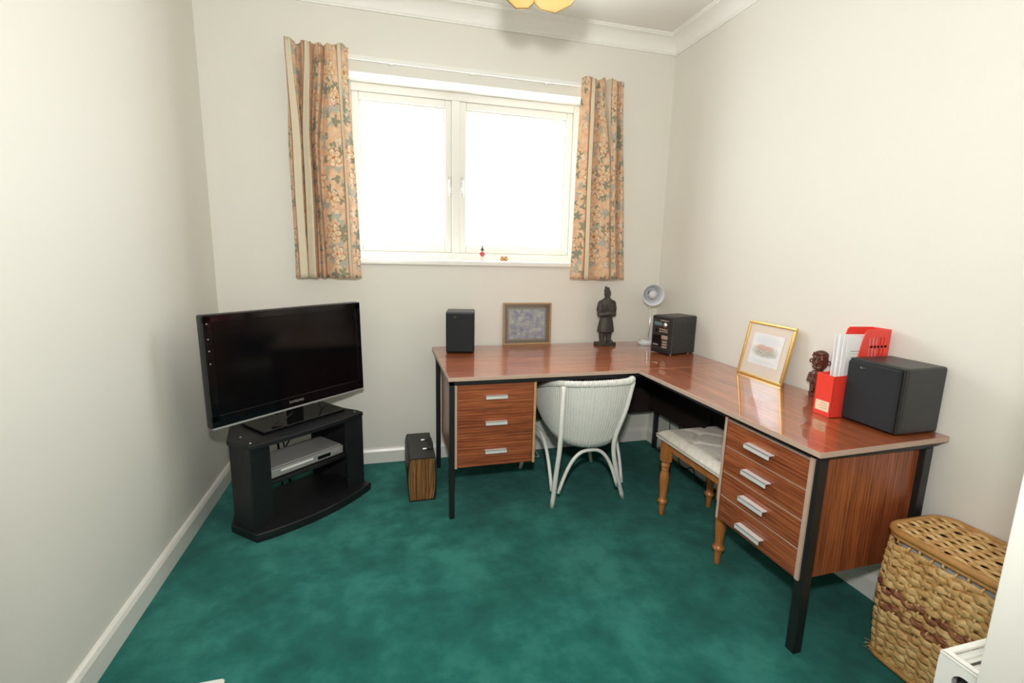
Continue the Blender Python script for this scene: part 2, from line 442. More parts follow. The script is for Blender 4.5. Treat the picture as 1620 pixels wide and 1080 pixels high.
# ------------------------------------------------------------------ geometry helpers
OFF = {}
class B:
    """collects shapes; build() links them as one mesh object"""
    def __init__(self): self.v = []; self.f = []; self.sm = []
    def _add(self, vs, fs, smooth=False):
        o = len(self.v)
        self.v += [tuple(v) for v in vs]
        self.f += [tuple(i + o for i in f) for f in fs]
        self.sm += [smooth] * len(fs)
        return self
    def box(self, a, b, m=None):
        (x0, y0, z0), (x1, y1, z1) = a, b
        vs = [Vector(p) for p in ((x0, y0, z0), (x1, y0, z0), (x1, y1, z0), (x0, y1, z0), (x0, y0, z1), (x1, y0, z1), (x1, y1, z1), (x0, y1, z1))]
        if m is not None: vs = [m @ v for v in vs]
        return self._add(vs, [(3, 2, 1, 0), (4, 5, 6, 7), (0, 1, 5, 4), (1, 2, 6, 5), (2, 3, 7, 6), (3, 0, 4, 7)])
    def prism(self, poly, lo, hi, axis=2, smooth=False):
        """polygon (ccw, in the two remaining axes) extruded along axis"""
        def P(a, b, c):
            return (a, b, c) if axis == 2 else ((c, a, b) if axis == 0 else (b, c, a))
        n = len(poly)
        vs = [P(a, b, lo) for a, b in poly] + [P(a, b, hi) for a, b in poly]
        fs = [tuple(range(n - 1, -1, -1)), tuple(range(n, 2 * n))] + [(i, (i + 1) % n, n + (i + 1) % n, n + i) for i in range(n)]
        return self._add(vs, fs, smooth)
    def tube(self, pts, rad, seg=8, caps=True, closed=False, sq=None):
        pts = [Vector(p) for p in pts]
        n = len(pts)
        rad = rad if isinstance(rad, (list, tuple)) else [rad] * n
        T = []
        for i in range(n):
            if closed: d = pts[(i + 1) % n] - pts[i - 1]
            else: d = pts[min(i + 1, n - 1)] - pts[max(i - 1, 0)]
            T.append(d.normalized())
        ref = Vector((0, 0, 1)) if abs(T[0].z) < 0.9 else Vector((1, 0, 0))
        N = (ref - T[0] * ref.dot(T[0])).normalized()
        vs = []
        for i in range(n):
            if i:
                q = T[i - 1].rotation_difference(T[i])
                N = q @ N
                N = (N - T[i] * N.dot(T[i])).normalized()
            Bn = T[i].cross(N)
            for k in range(seg):
                a = 2 * PI * k / seg
                ca, sa = math.cos(a), math.sin(a)
                if sq: ca, sa = ca * sq[0], sa * sq[1]
                vs.append(pts[i] + (N * ca + Bn * sa) * rad[i])
        fs = []
        for i in range(n if closed else n - 1):
            j = (i + 1) % n
            for k in range(seg):
                l = (k + 1) % seg
                fs.append((i * seg + k, i * seg + l, j * seg + l, j * seg + k))
        if caps and not closed:
            fs.append(tuple(range(seg - 1, -1, -1))); fs.append(tuple((n - 1) * seg + k for k in range(seg)))
        return self._add(vs, fs, True)
    def lathe(self, prof, c=(0, 0, 0), seg=20, m=None, caps=True):
        """prof: list of (radius, z)"""
        vs = []; n = len(prof)
        for r, z in prof:
            for k in range(seg):
                a = 2 * PI * k / seg
                p = Vector((r * math.cos(a), r * math.sin(a), z))
                vs.append((m @ p if m is not None else p) + Vector(c))
        fs = []
        for i in range(n - 1):
            for k in range(seg):
                l = (k + 1) % seg
                fs.append((i * seg + k, i * seg + l, (i + 1) * seg + l, (i + 1) * seg + k))
        if caps:
            fs.append(tuple(range(seg - 1, -1, -1))); fs.append(tuple((n - 1) * seg + k for k in range(seg)))
        return self._add(vs, fs, True)
    def ball(self, c, r, seg=14, m=None):
        r = r if isinstance(r, (tuple, list)) else (r, r, r)
        prof = [(math.sin(PI * i / 10) or 1e-4, -math.cos(PI * i / 10)) for i in range(11)]
        mm = Matrix.Diagonal((*r, 1.0))
        if m is not None: mm = m @ mm
        return self.lathe(prof, c, seg, mm)
    def grid(self, fn, nu, nv, smooth=True, wrapu=False):
        vs = [fn(i / nu, j / nv) for j in range(nv + 1) for i in range(nu + (0 if wrapu else 1))]
        w = nu if wrapu else nu + 1
        fs = [(j * w + i, j * w + (i + 1) % w, (j + 1) * w + (i + 1) % w, (j + 1) * w + i) for j in range(nv) for i in range(nu)]
        return self._add(vs, fs, smooth)
    def build(self, name, mat, parent=None, bevel=0, solid=0, subsurf=0, world=False, kind=None, label=None, seg=2):
        off = Vector((0, 0, 0))
        if parent is not None and world: off = OFF.get(parent.name, Vector((0, 0, 0)))
        me = bpy.data.meshes.new(name)
        me.from_pydata([tuple(Vector(v) - off) for v in self.v], [], self.f)
        me.polygons.foreach_set('use_smooth', self.sm)
        me.update()
        bm = bmesh.new(); bm.from_mesh(me)
        bmesh.ops.recalc_face_normals(bm, faces=bm.faces)
        bm.to_mesh(me); bm.free()
        me.materials.append(M[mat] if isinstance(mat, str) else mat)
        o = bpy.data.objects.new(name, me)
        COL.objects.link(o)
        if parent is not None:
            o.parent = parent
            OFF[o.name] = OFF.get(parent.name, Vector((0, 0, 0)))
        if solid:
            s = o.modifiers.new('solid', 'SOLIDIFY'); s.thickness = solid; s.offset = 0
        if bevel:
            b = o.modifiers.new('bevel', 'BEVEL'); b.width = bevel; b.segments = seg; b.limit_method = 'ANGLE'; b.angle_limit = R(40)
            for p in me.polygons: p.use_smooth = True
            w = o.modifiers.new('wn', 'WEIGHTED_NORMAL'); w.keep_sharp = False
        if subsurf:
            s = o.modifiers.new('sub', 'SUBSURF'); s.levels = s.render_levels = subsurf
        if kind: o['kind'] = kind
        if label: o['label'] = label
        return o

def tag(o, label, cat, group=None):
    o['label'] = label; o['category'] = cat
    if group: o['group'] = group
    return o
def thing(name, label, cat, loc=(0, 0, 0), rz=0.0, group=None):
    o = bpy.data.objects.new(name, None)
    o.empty_display_size = 0.1
    COL.objects.link(o)
    o.location = loc; o.rotation_euler = (0, 0, rz)
    OFF[o.name] = Vector(loc)
    return tag(o, label, cat, group)
def struct(o):
    o['kind'] = 'structure'
    return o
def spline(pts, n):
    """Catmull-Rom through pts"""
    P = [Vector(p) for p in pts]
    P = [P[0] * 2 - P[1]] + P + [P[-1] * 2 - P[-2]]
    out = []
    m = len(P) - 3
    for i in range(n + 1):
        t = i / n * m
        k = min(int(t), m - 1); t -= k
        a, b, c, d = P[k:k + 4]
        out.append(0.5 * ((2 * b) + (c - a) * t + (2 * a - 5 * b + 4 * c - d) * t * t + (3 * b - a - 3 * c + d) * t ** 3))
    return out
def rrect(x0, y0, x1, y1, r, n=5):
    pts = []
    for cx, cy, a0 in ((x1 - r, y1 - r, 0), (x0 + r, y1 - r, 90), (x0 + r, y0 + r, 180), (x1 - r, y0 + r, 270)):
        for k in range(n + 1):
            a = R(a0 + 90 * k / n)
            pts.append((cx + r * math.cos(a), cy + r * math.sin(a)))
    return pts
def lettering(body, name, size, mat, parent, mtx, depth=0.0006):
    c = bpy.data.curves.new(name, 'FONT')
    c.body = body; c.size = size; c.extrude = depth; c.align_x = 'CENTER'; c.align_y = 'CENTER'
    tmp = bpy.data.objects.new('tmp_text', c); COL.objects.link(tmp)
    dg = bpy.context.evaluated_depsgraph_get()
    me = bpy.data.meshes.new_from_object(tmp.evaluated_get(dg))
    bpy.data.objects.remove(tmp)
    me.transform(mtx); me.name = name
    me.materials.clear(); me.materials.append(M[mat])
    o = bpy.data.objects.new(name, me); COL.objects.link(o); o.parent = parent
    return o
def remeshed(b, name, mat, parent, voxel, smooth=4, world=False):
    """fuse the shapes collected in b into one continuous skin"""
    o = b.build(name, mat, parent, world=world)
    m = o.modifiers.new('fuse', 'REMESH'); m.mode = 'VOXEL'; m.voxel_size = voxel; m.use_smooth_shade = True
    s = o.modifiers.new('soften', 'SMOOTH'); s.factor = 0.5; s.iterations = smooth
    bpy.context.view_layer.update()
    dg = bpy.context.evaluated_depsgraph_get()
    me = bpy.data.meshes.new_from_object(o.evaluated_get(dg))
    old = o.data
    o.modifiers.clear(); o.data = me; me.name = name
    bpy.data.meshes.remove(old)
    return o

# ------------------------------------------------------------------ room shell
RW, RL, RH = 2.717, -2.58, 2.655      # width, near wall, ceiling
WX0, WX1, WZ0, WZ1 = 0.68, 2.15, 1.24, 2.262   # window opening
DX0, DX1, DZ = 0.60, 1.634, 2.05      # doorway
struct(B().box((-0.5, -4.2, -0.05), (RW + 0.3, 0.02, 0)).build('floor', 'carpet'))
struct(B().box((-0.3, -4.2, RH), (RW + 0.3, 0.3, RH + 0.1)).build('ceiling', 'ceiling'))
w = B()
w.box((-0.12, 0, 0), (WX0, 0.28, RH)); w.box((WX1, 0, 0), (RW + 0.12, 0.28, RH))
w.box((WX0, 0, 0), (WX1, 0.28, WZ0)); w.box((WX0, 0, WZ1), (WX1, 0.28, RH))
struct(w.build('wall_back', 'wall_x'))
struct(B().box((-0.12, RL - 0.12, 0), (0, 0, RH)).build('wall_left', 'wall_y'))
struct(B().box((RW, RL - 0.12, 0), (RW + 0.12, 0, RH)).build('wall_right', 'wall_y'))
w = B()
w.box((0, RL - 0.12, 0), (DX0 - 0.03, RL, RH)); w.box((DX1 + 0.03, RL - 0.12, 0), (RW, RL, RH)); w.box((DX0 - 0.03, RL - 0.12, DZ + 0.03), (DX1 + 0.03, RL, RH))
struct(w.build('wall_front', 'wall_x'))
# the landing behind the doorway
struct(B().box((-0.3, -4.2, 0), (RW + 0.3, -4.1, RH)).build('wall_landing_back', 'wall_x'))
struct(B().box((-0.3, -4.1, 0), (-0.2, RL - 0.12, RH)).build('wall_landing_left', 'wall_y'))
struct(B().box((RW + 0.2, -4.1, 0), (RW + 0.3, RL - 0.12, RH)).build('wall_landing_right', 'wall_y'))

def perimeter_trim(name, prof, mat, a, bpt, inner, na, nb):
    """prof: (offset from wall, z) swept from a to bpt with mitred ends; inner: unit vector into the room; na, nb: mitre slope along the run"""
    a = Vector(a); bpt = Vector(bpt); inn = Vector(inner); d = (bpt - a).normalized()
    n = len(prof)
    vs = []
    for P, s in ((a, na), (bpt, -nb)):
        for o, z in prof:
            q = P + inn * o + d * (o * s)
            vs.append((q.x, q.y, z))
    fs = [tuple(range(n)), tuple(range(2 * n - 1, n - 1, -1))] + [(i, n + i, n + (i + 1) % n, (i + 1) % n) for i in range(n)]
    b = B(); b._add(vs, fs)
    return struct(b.build(name, mat))
cov = [(0, 2.568), (0.010, 2.568), (0.012, 2.575)]
for k in range(9):
    a = R(90 * k / 8)
    cov.append((0.016 + 0.066 * (1 - math.cos(a)), 2.578 + 0.062 * math.sin(a)))
cov += [(0.090, 2.640), (0.092, 2.646), (0.100, 2.647), (0.101, RH), (0, RH)]
runs = [('back', (0, 0, 0), (RW, 0, 0), (0, -1, 0)), ('left', (0, RL, 0), (0, 0, 0), (1, 0, 0)), ('right', (RW, 0, 0), (RW, RL, 0), (-1, 0, 0)), ('front', (RW, RL, 0), (0, RL, 0), (0, 1, 0))]
for k, (nm, a, b_, inn) in enumerate(runs):
    perimeter_trim('trim_%d' % (k + 1), cov, 'cornice', a, b_, inn, 1, 1)
sk = [(0, 0), (0.018, 0), (0.018, 0.074), (0.012, 0.088), (0.006, 0.0935), (0, 0.0935)]
for nm, a, b_, inn in runs[:3]:
    perimeter_trim('baseboard_' + nm, sk, 'paint', a, b_, inn, 1, 1)
perimeter_trim('baseboard_front', sk, 'paint', (RW, RL, 0), (DX1 + 0.06, RL, 0), (0, 1, 0), 1, 0)
# doorway lining and architrave
d = B()
for x0, x1 in ((DX0 - 0.03, DX0), (DX1, DX1 + 0.03)): d.box((x0, RL - 0.125, 0), (x1, RL + 0.003, DZ))
d.box((DX0 - 0.03, RL - 0.125, DZ), (DX1 + 0.03, RL + 0.003, DZ + 0.03))
struct(d.build('trim_5', 'paint', bevel=0.003))
d = B()
for x0, x1 in ((DX0 - 0.075, DX0 - 0.008), (DX1 + 0.0, DX1 + 0.055)):
    d.box((x0, RL - 0.14, 0), (x1, RL - 0.12, DZ + 0.06))
d.box((DX0 - 0.075, RL - 0.14, DZ + 0.008), (DX1 + 0.055, RL - 0.12, DZ + 0.07))
struct(d.build('trim_6', 'paint', bevel=0.003))

# window
win = bpy.data.objects.new('window_1', None); COL.objects.link(win); win.location = (1.415, 0.17, WZ0); OFF['window_1'] = Vector(win.location)
win['kind'] = 'structure'; win['label'] = 'white painted two-light casement window above the desk'
FY = 0.165
f = B()
FX0, FX1, FZ0, FZ1 = WX0, WX1, WZ0 + 0.02, WZ1
MX = 1.3345
f.box((FX0, FY, FZ0), (FX0 + 0.045, FY + 0.07, FZ1)); f.box((FX1 - 0.045, FY, FZ0), (FX1, FY + 0.07, FZ1))
f.box((FX0 + 0.045, FY, FZ1 - 0.045), (FX1 - 0.045, FY + 0.07, FZ1)); f.box((FX0 + 0.045, FY, FZ0), (FX1 - 0.045, FY + 0.07, FZ0 + 0.045))
f.box((MX - 0.026, FY, FZ0 + 0.045), (MX + 0.026, FY + 0.07, FZ1 - 0.045))
f.build('frame', 'frame', win, bevel=0.004, world=True)
for s0, s1 in ((FX0 + 0.045, MX - 0.026), (MX + 0.026, FX1 - 0.045)):
    z0, z1 = FZ0 + 0.045, FZ1 - 0.045
    s = B(); t_ = 0.040
    y0, y1 = FY + 0.012, FY + 0.058
    s.box((s0, y0, z0), (s0 + t_, y1, z1)); s.box((s1 - t_, y0, z0), (s1, y1, z1))
    s.box((s0 + t_, y0, z1 - t_), (s1 - t_, y1, z1)); s.box((s0 + t_, y0, z0), (s1 - t_, y1, z0 + t_))
    so = s.build('sash', 'frame', win, bevel=0.005, world=True)
    g = B(); q = t_; e = 0.011
    g.box((s0 + q, y0 + 0.016, z0 + q), (s0 + q + e, y1 - 0.008, z1 - q)); g.box((s1 - q - e, y0 + 0.016, z0 + q), (s1 - q, y1 - 0.008, z1 - q))
    g.box((s0 + q + e, y0 + 0.016, z1 - q - e), (s1 - q - e, y1 - 0.008, z1 - q)); g.box((s0 + q + e, y0 + 0.016, z0 + q), (s1 - q - e, y1 - 0.008, z0 + q + e))
    g.build('glazing_bead', 'frame', so, bevel=0.003, world=True)
    B().box((s0 + q, y0 + 0.026, z0 + q), (s1 - q, y0 + 0.030, z1 - q)).build('pane', 'glass', so, world=True)
    hx = (s1 - 0.014) if s0 < 1 else (s0 + 0.014)
    h = B()
    h.box((hx - 0.008, y0 - 0.006, 1.715), (hx + 0.008, y0, 1.775))
    h.tube([(hx, y0 - 0.004, 1.75), (hx, y0 - 0.024, 1.748)], 0.006, 8)
    h.tube(spline([(hx, y0 - 0.022, 1.752), (hx, y0 - 0.026, 1.70), (hx + 0.003, y0 - 0.02, 1.655)], 6), 0.0055, 8)
    h.build('catch_handle', 'chrome', so, world=True)
sb = B().box((WX0 - 0.012, -0.018, WZ0 - 0.012), (WX1 + 0.012, FY + 0.01, WZ0 + 0.018))
struct(sb.build('window_sill_1', 'frame', None, bevel=0.006))

# ------------------------------------------------------------------ curtain rail and curtains
rail = thing('curtain_rail', 'white curtain rail running over the window between the two curtains', 'curtain rail', (1.38, -0.02, 2.31))
B().box((0.44, -0.052, 2.306), (2.29, -0.040, 2.331)).build('track', 'white', rail, bevel=0.003, world=True)
for x in (0.5, 0.95, 1.4, 1.85, 2.25):
    B().box((x - 0.012, -0.042, 2.310), (x + 0.012, 0.0, 2.328)).build('bracket', 'white', rail, bevel=0.002, world=True)

def curtain(name, label, xt0, xt1, xb0, xb1, zt, zb, cols):
    """cols: (top fraction, bottom fraction, depth, next segment: floral, cream stripe, painted fold shade)"""
    o = thing(name, label, 'curtain', ((xb0 + xb1) / 2, -0.085, zb), group='pair of window curtains')
    SUB, NV = 7, 46
    K = len(cols) - 1
    us, pts, stripe, uc = [], [], [], []
    # smooth column functions
    def cr(vals, i, t):
        p0 = vals[max(i - 1, 0)]; p1 = vals[i]; p2 = vals[i + 1]; p3 = vals[min(i + 2, len(vals) - 1)]
        h = t * t * (3 - 2 * t)
        return p1 + (p2 - p1) * h
    tt = [c[0] for c in cols]; tb = [c[1] for c in cols]; dp = [c[2] for c in cols]
    acc = 0.0
    colpar = []
    for i in range(K):
        wseg = max(abs(tt[i + 1] - tt[i]) * (xt1 - xt0), abs(tb[i + 1] - tb[i]) * (xb1 - xb0), 0.03) + abs(dp[i + 1] - dp[i]) * 0.6
        for k in range(SUB):
            t = k / SUB
            colpar.append((i, t, acc + wseg * t, cols[i][3]))
        acc += wseg
    colpar.append((K - 1, 1.0, acc, cols[K - 1][3]))
    rnd = random.Random(len(name) + int(xt0 * 100))
    ph = [rnd.uniform(0, 6.3) for _ in range(4)]
    verts, uvs, st = [], [], []
    H = zt - zb
    for j in range(NV + 1):
        v = j / NV
        z = zb + H * v
        drop = (1 - v)
        g = min(1.0, max(0.0, drop / 0.45)); g = g * g * (3 - 2 * g)
        for (i, t, u, s) in colpar:
            ft = tt[i] + (tt[i + 1] - tt[i]) * t
            fb = tb[i] + (tb[i + 1] - tb[i]) * t
            fr = ft + (fb - ft) * g
            x0 = xt0 + (xb0 - xt0) * drop ** 0.8; x1 = xt1 + (xb1 - xt1) * drop ** 1.3
            d = cr(dp, i, t)
            amp = 1.0 + 0.45 * g
            # tight gathers of the pinch pleated heading
            hp = max(0.0, 1 - drop / 0.16)
            d2 = d * amp + 0.006 * hp * math.sin(u * 170 + ph[0]) + 0.004 * math.sin(5 * v + ph[1] + u * 9)
            pinch = max(0.0, 1 - abs(drop - 0.11) / 0.05)
            d2 *= 1 - 0.35 * pinch
            x = x0 + (x1 - x0) * fr + 0.003 * math.sin(7 * v + ph[2] + i)
            zz = z + (0.006 * math.sin(u * 46 + ph[3]) * hp if j == NV else 0)
            verts.append((x, -0.100 - max(d2, -0.040), zz))
            uvs.append((u, z))
            m = min(t, 1 - t) * 2 if s else 0.0
            st.append(0.05 if s == 2 else (min(1.0, m * 2.2 + 0.12) if s else 0.0))  # valley segments carry the painted fold-shadow value
    nc = len(colpar)
    faces = [(j * nc + i, j * nc + i + 1, (j + 1) * nc + i + 1, (j + 1) * nc + i) for j in range(NV) for i in range(nc - 1)]
    b = B(); b._add(verts, faces, True)
    c = b.build('cloth', 'curtain', o, world=True)
    me = c.data
    uvl = me.uv_layers.new(name='UVMap')
    for l in me.loops: uvl.data[l.index].uv = uvs[l.vertex_index]
    at = me.attributes.new('stripe', 'FLOAT', 'POINT')
    at.data.foreach_set('value', st)
    sm = c.modifiers.new('solid', 'SOLIDIFY'); sm.thickness = 0.0025; sm.offset = 0
    # heading tape hooks
    hk = B()
    for i in range(0, nc, 9):
        x, y, z = verts[(NV - 2) * nc + i]
        hk.tube([(x, min(y + 0.004, -0.060), z - 0.010), (x, -0.056, z - 0.006), (x, -0.056, z - 0.016)], 0.0012, 5)
    hk.build('hooks', 'white', o, world=True, kind='stuff')
    return o
F_, C_ = 0, 1
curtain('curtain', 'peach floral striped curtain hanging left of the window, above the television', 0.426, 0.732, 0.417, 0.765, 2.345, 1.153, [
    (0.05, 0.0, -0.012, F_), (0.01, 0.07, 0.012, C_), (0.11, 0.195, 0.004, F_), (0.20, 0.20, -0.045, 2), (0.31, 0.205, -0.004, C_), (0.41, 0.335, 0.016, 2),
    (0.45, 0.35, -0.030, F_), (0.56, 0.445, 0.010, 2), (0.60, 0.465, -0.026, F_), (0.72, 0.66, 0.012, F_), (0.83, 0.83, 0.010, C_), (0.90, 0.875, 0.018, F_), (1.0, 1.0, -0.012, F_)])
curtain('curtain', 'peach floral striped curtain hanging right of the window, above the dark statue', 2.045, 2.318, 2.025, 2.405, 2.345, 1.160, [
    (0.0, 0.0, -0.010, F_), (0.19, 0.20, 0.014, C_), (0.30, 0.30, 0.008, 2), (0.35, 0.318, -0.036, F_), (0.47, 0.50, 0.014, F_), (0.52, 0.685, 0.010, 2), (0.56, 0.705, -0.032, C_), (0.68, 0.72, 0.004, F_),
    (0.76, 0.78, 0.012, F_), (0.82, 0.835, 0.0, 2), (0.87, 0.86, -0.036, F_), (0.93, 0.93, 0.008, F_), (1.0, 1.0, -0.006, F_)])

# ------------------------------------------------------------------ pendant lamp
PLX, PLY = 1.392, -1.35
pen = thing('pendant_lamp', 'cream yellow flower-shaped glass pendant lamp hanging from the ceiling', 'lamp', (PLX, PLY, RH))
B().lathe([(0.0, 0), (0.055, 0), (0.05, -0.012), (0.012, -0.03), (0.0, -0.03)][::-1], (PLX, PLY, RH), 24).build('ceiling_rose', 'white', pen, world=True)
B().tube([(PLX, PLY, RH - 0.02), (PLX, PLY, 2.37)], 0.004, 8).build('flex', 'brass', pen, world=True)
B().lathe([(0.004, 2.385), (0.02, 2.38), (0.026, 2.35), (0.05, 2.325), (0.045, 2.31), (0.0, 2.308)], (PLX, PLY, 0), 20).build('gallery', 'brass', pen, world=True)
B().ball((PLX, PLY, 2.24), (0.03, 0.03, 0.04)).build('bulb', 'bulb', pen, world=True)
NPET = 6
for k in range(NPET):
    az = math.atan2(CAM.y - PLY, CAM.x - PLX) + R(-17) + 2 * PI * k / NPET
    ca, sa = math.cos(az), math.sin(az)
    def pet(u, v, ca=ca, sa=sa):
        s = v                                    # 0 at the gallery, 1 at the tip
        half = 0.030 + 0.058 * math.sin(min(1.0, s / 0.62) * PI / 2)
        if s > 0.62: half = 0.088 * math.sqrt(max(0.0, 1 - ((s - 0.62) / 0.38) ** 2))
        a = (u - 0.5) * 2
        rr = 0.045 + 0.095 * math.sin(s * PI * 0.56) - 0.018 * a * a * math.sin(s * PI)
        z = 2.325 - 0.212 * s ** 1.05
        lx, ly = rr, a * half
        return (PLX + lx * ca - ly * sa, PLY + lx * sa + ly * ca, z)
    p = B().grid(pet, 12, 16).build('petal', 'petal', pen, solid=0.004, world=True)
    rim = [pet(0, s / 14) for s in range(4, 15)] + [pet(1, s / 14) for s in range(13, 3, -1)]
    B().tube(rim, 0.0022, 6).build('petal_rim', 'brass', p, world=True)

# ------------------------------------------------------------------ desks
T = 0.73
desk = thing('desk', 'long reddish wood desk with black steel legs standing under the window', 'desk', (1.93, -0.40, 0))
B().box((1.163, -0.79, T - 0.018), (2.708, -0.013, T)).build('desk_top', 'sapele_x', desk, world=True, bevel=0.001)
B().box((1.163, -0.7915, T - 0.018), (2.147, -0.79, T - 0.0006)).build('edge_strip', 'edge', desk, world=True)
B().box((1.1615, -0.79, T - 0.018), (1.163, -0.013, T - 0.0006)).build('edge_strip', 'edge', desk, world=True)
fr = B()
fr.box((1.170, -0.762, 0.684), (2.69, -0.737, 0.712)); fr.box((1.170, -0.165, 0.684), (2.69, -0.140, 0.712))
fr.box((1.170, -0.762, 0.684), (1.195, -0.140, 0.712)); fr.box((2.665, -0.762, 0.684), (2.69, -0.140, 0.712))
fr.build('frame', 'black_metal', desk, world=True, bevel=0.002)
for x, y in ((1.170, -0.765), (1.170, -0.172), (2.665, -0.172), (2.665, -0.765)):
    B().box((x, y, 0), (x + 0.026, y + 0.03, 0.684)).build('leg', 'black_metal', desk, world=True, bevel=0.003)
B().box((1.62, -0.150, 0.262), (2.665, -0.135, 0.690)).build('modesty_panel', 'dark_board', desk, world=True)
B().box((2.615, -0.788, 0.290), (2.63, -0.152, 0.684)).build('end_panel', 'dark_board', desk, world=True)
PD = -0.752
pd = B()
pd.box((1.196, PD, 0.258), (1.208, -0.22, 0.692)); pd.box((1.594, PD, 0.258), (1.606, -0.22, 0.692))
pd.box((1.208, PD + 0.02, 0.258), (1.594, -0.22, 0.270)); pd.box((1.208, -0.232, 0.258), (1.594, -0.22, 0.692)); pd.box((1.208, PD + 0.02, 0.682), (1.594, -0.22, 0.692))
pd.build('pedestal', 'panel_z', desk, world=True)
B().box((1.1955, PD - 0.0015, 0.258), (1.2085, PD, 0.692)).build('edge_strip', 'edge', desk, world=True)
B().box((1.5935, PD - 0.0015, 0.258), (1.6065, PD, 0.692)).build('edge_strip', 'oak_edge', desk, world=True)
def drawer_x(z0, z1, hz):
    dr = B().box((1.2095, PD + 0.001, z0), (1.5925, PD + 0.020, z1)).build('drawer', 'drawer_x', desk, world=True, bevel=0.0015)
    h = B()
    h.box((1.347, PD - 0.020, hz - 0.0075), (1.455, PD - 0.0165, hz + 0.0085)); h.box((1.347, PD - 0.020, hz + 0.0055), (1.455, PD + 0.002, hz + 0.0085))
    h.build('handle', 'alu', dr, world=True, bevel=0.001, label='aluminium pull handle')
drawer_x(0.560, 0.680, 0.617); drawer_x(0.422, 0.5585, 0.485); drawer_x(0.262, 0.4205, 0.338)

ret = thing('desk_return', 'reddish wood desk return with four drawers standing along the right wall', 'desk', (2.43, -1.33, 0))
poly = [(2.147, -1.872), (2.708, -1.851), (2.708, -0.792), (2.147, -0.792)]
B().prism(poly, T - 0.018, T).build('desk_top', 'sapele_y', ret, world=True, bevel=0.001)
B().prism([(2.1455, -1.8735), (2.147, -1.872), (2.147, -0.792), (2.1455, -0.792)], T - 0.018, T - 0.0006).build('edge_strip', 'edge', ret, world=True)
B().prism([(2.1455, -1.8735), (2.708, -1.8525), (2.708, -1.851), (2.147, -1.872)], T - 0.018, T - 0.0006).build('edge_strip', 'edge', ret, world=True)
fr = B()
fr.box((2.178, -1.845, 0.686), (2.203, -0.80, 0.712)); fr.box((2.665, -1.82, 0.686), (2.69, -0.80, 0.712)); fr.box((2.19, -1.838, 0.686), (2.665, -1.815, 0.712))
fr.build('frame', 'black_metal', ret, world=True, bevel=0.002)
B().box((2.178, -1.848, 0), (2.213, -1.813, 0.690)).build('leg', 'black_metal', ret, world=True, bevel=0.003)
B().box((2.628, -1.842, 0), (2.663, -1.807, 0.690)).build('leg', 'black_metal', ret, world=True, bevel=0.003)
B().box((2.615, -1.42, 0.290), (2.63, -0.80, 0.690)).build('modesty_panel', 'dark_board', ret, world=True)
PX = 2.173
pd = B()
pd.box((PX, -1.436, 0.262), (2.60, -1.424, 0.690))
pd.box((PX + 0.02, -1.818, 0.262), (2.60, -1.436, 0.274)); pd.box((2.588, -1.818, 0.262), (2.60, -1.436, 0.690)); pd.box((PX + 0.02, -1.818, 0.68), (2.60, -1.436, 0.690))
pd.build('pedestal', 'panel_z', ret, world=True)
B().prism([(2.178, -1.832), (2.628, -1.822), (2.628, -1.812), (2.178, -1.818)], 0.268, 0.700).build('end_panel', 'panel_z', ret, world=True)
B().box((PX - 0.0015, -1.4365, 0.262), (PX, -1.4235, 0.690)).build('edge_strip', 'edge', ret, world=True)
B().box((PX - 0.0015, -1.832, 0.265), (PX + 0.01, -1.817, 0.690)).build('edge_strip', 'edge', ret, world=True)
for z0, z1, hz in ((0.578, 0.681, 0.628), (0.472, 0.5755, 0.524), (0.371, 0.4695, 0.418), (0.266, 0.3685, 0.306)):
    dr = B().box((PX + 0.001, -1.8155, z0), (PX + 0.020, -1.4375, z1)).build('drawer', 'drawer_y', ret, world=True, bevel=0.0015)
    B().box((PX - 0.0005, -1.8155, z1 - 0.0005), (PX + 0.018, -1.4375, z1 + 0.0014)).build('lipping', 'edge', dr, world=True)
    h = B()
    h.box((PX - 0.024, -1.676, hz - 0.010), (PX - 0.020, -1.556, hz + 0.008)); h.box((PX - 0.024, -1.676, hz + 0.004), (PX + 0.002, -1.556, hz + 0.008))
    h.build('handle', 'alu', dr, world=True, bevel=0.001, label='aluminium pull handle')

# ------------------------------------------------------------------ wicker tub chair
CX = 1.905
ch = thing('loom_chair', 'white woven tub chair pushed under the desk beside the drawers', 'chair', (CX, -0.56, 0))
rim = spline([(1.745, -0.30, 0.545), (1.715, -0.45, 0.575), (1.703, -0.62, 0.630), (1.712, -0.755, 0.668), (1.775, -0.865, 0.690), (1.905, -0.905, 0.699), (2.035, -0.880, 0.696), (2.115, -0.780, 0.680), (2.128, -0.62, 0.630), (2.112, -0.45, 0.575), (2.08, -0.30, 0.545)], 72)
low = spline([(1.775, -0.29, 0.385), (1.755, -0.42, 0.370), (1.745, -0.58, 0.358), (1.752, -0.70, 0.352), (1.80, -0.790, 0.345), (1.905, -0.822, 0.338), (2.005, -0.790, 0.345), (2.050, -0.70, 0.352), (2.060, -0.58, 0.358), (2.055, -0.42, 0.370), (2.035, -0.29, 0.385)], 72)
def shell(u, v, inset=0.0):
    i = u * 72; k = min(int(i), 71); t = i - k
    a = rim[k].lerp(rim[k + 1], t); b = low[k].lerp(low[k + 1], t)
    p = a.lerp(b, v)
    c = Vector((CX, -0.50, p.z))
    d = (p - c); d.z = 0
    if d.length: p += d.normalized() * (0.020 * math.sin(v * PI) - inset)
    return p
B().grid(lambda u, v: shell(u, v, 0.003), 72, 12).build('shell', 'white_loom', ch, solid=0.003, world=True)
wv = B()
NC = 84
for k in range(NC + 1):
    u = k / NC
    wv.tube([shell(u, v / 9) for v in range(10)], 0.0033, 5)
for k in range(1, 40):
    v = k / 40
    ptsr = [shell(u / 144, v, -0.0006) for u in range(145)]
    wv.tube(ptsr, 0.0007, 4)
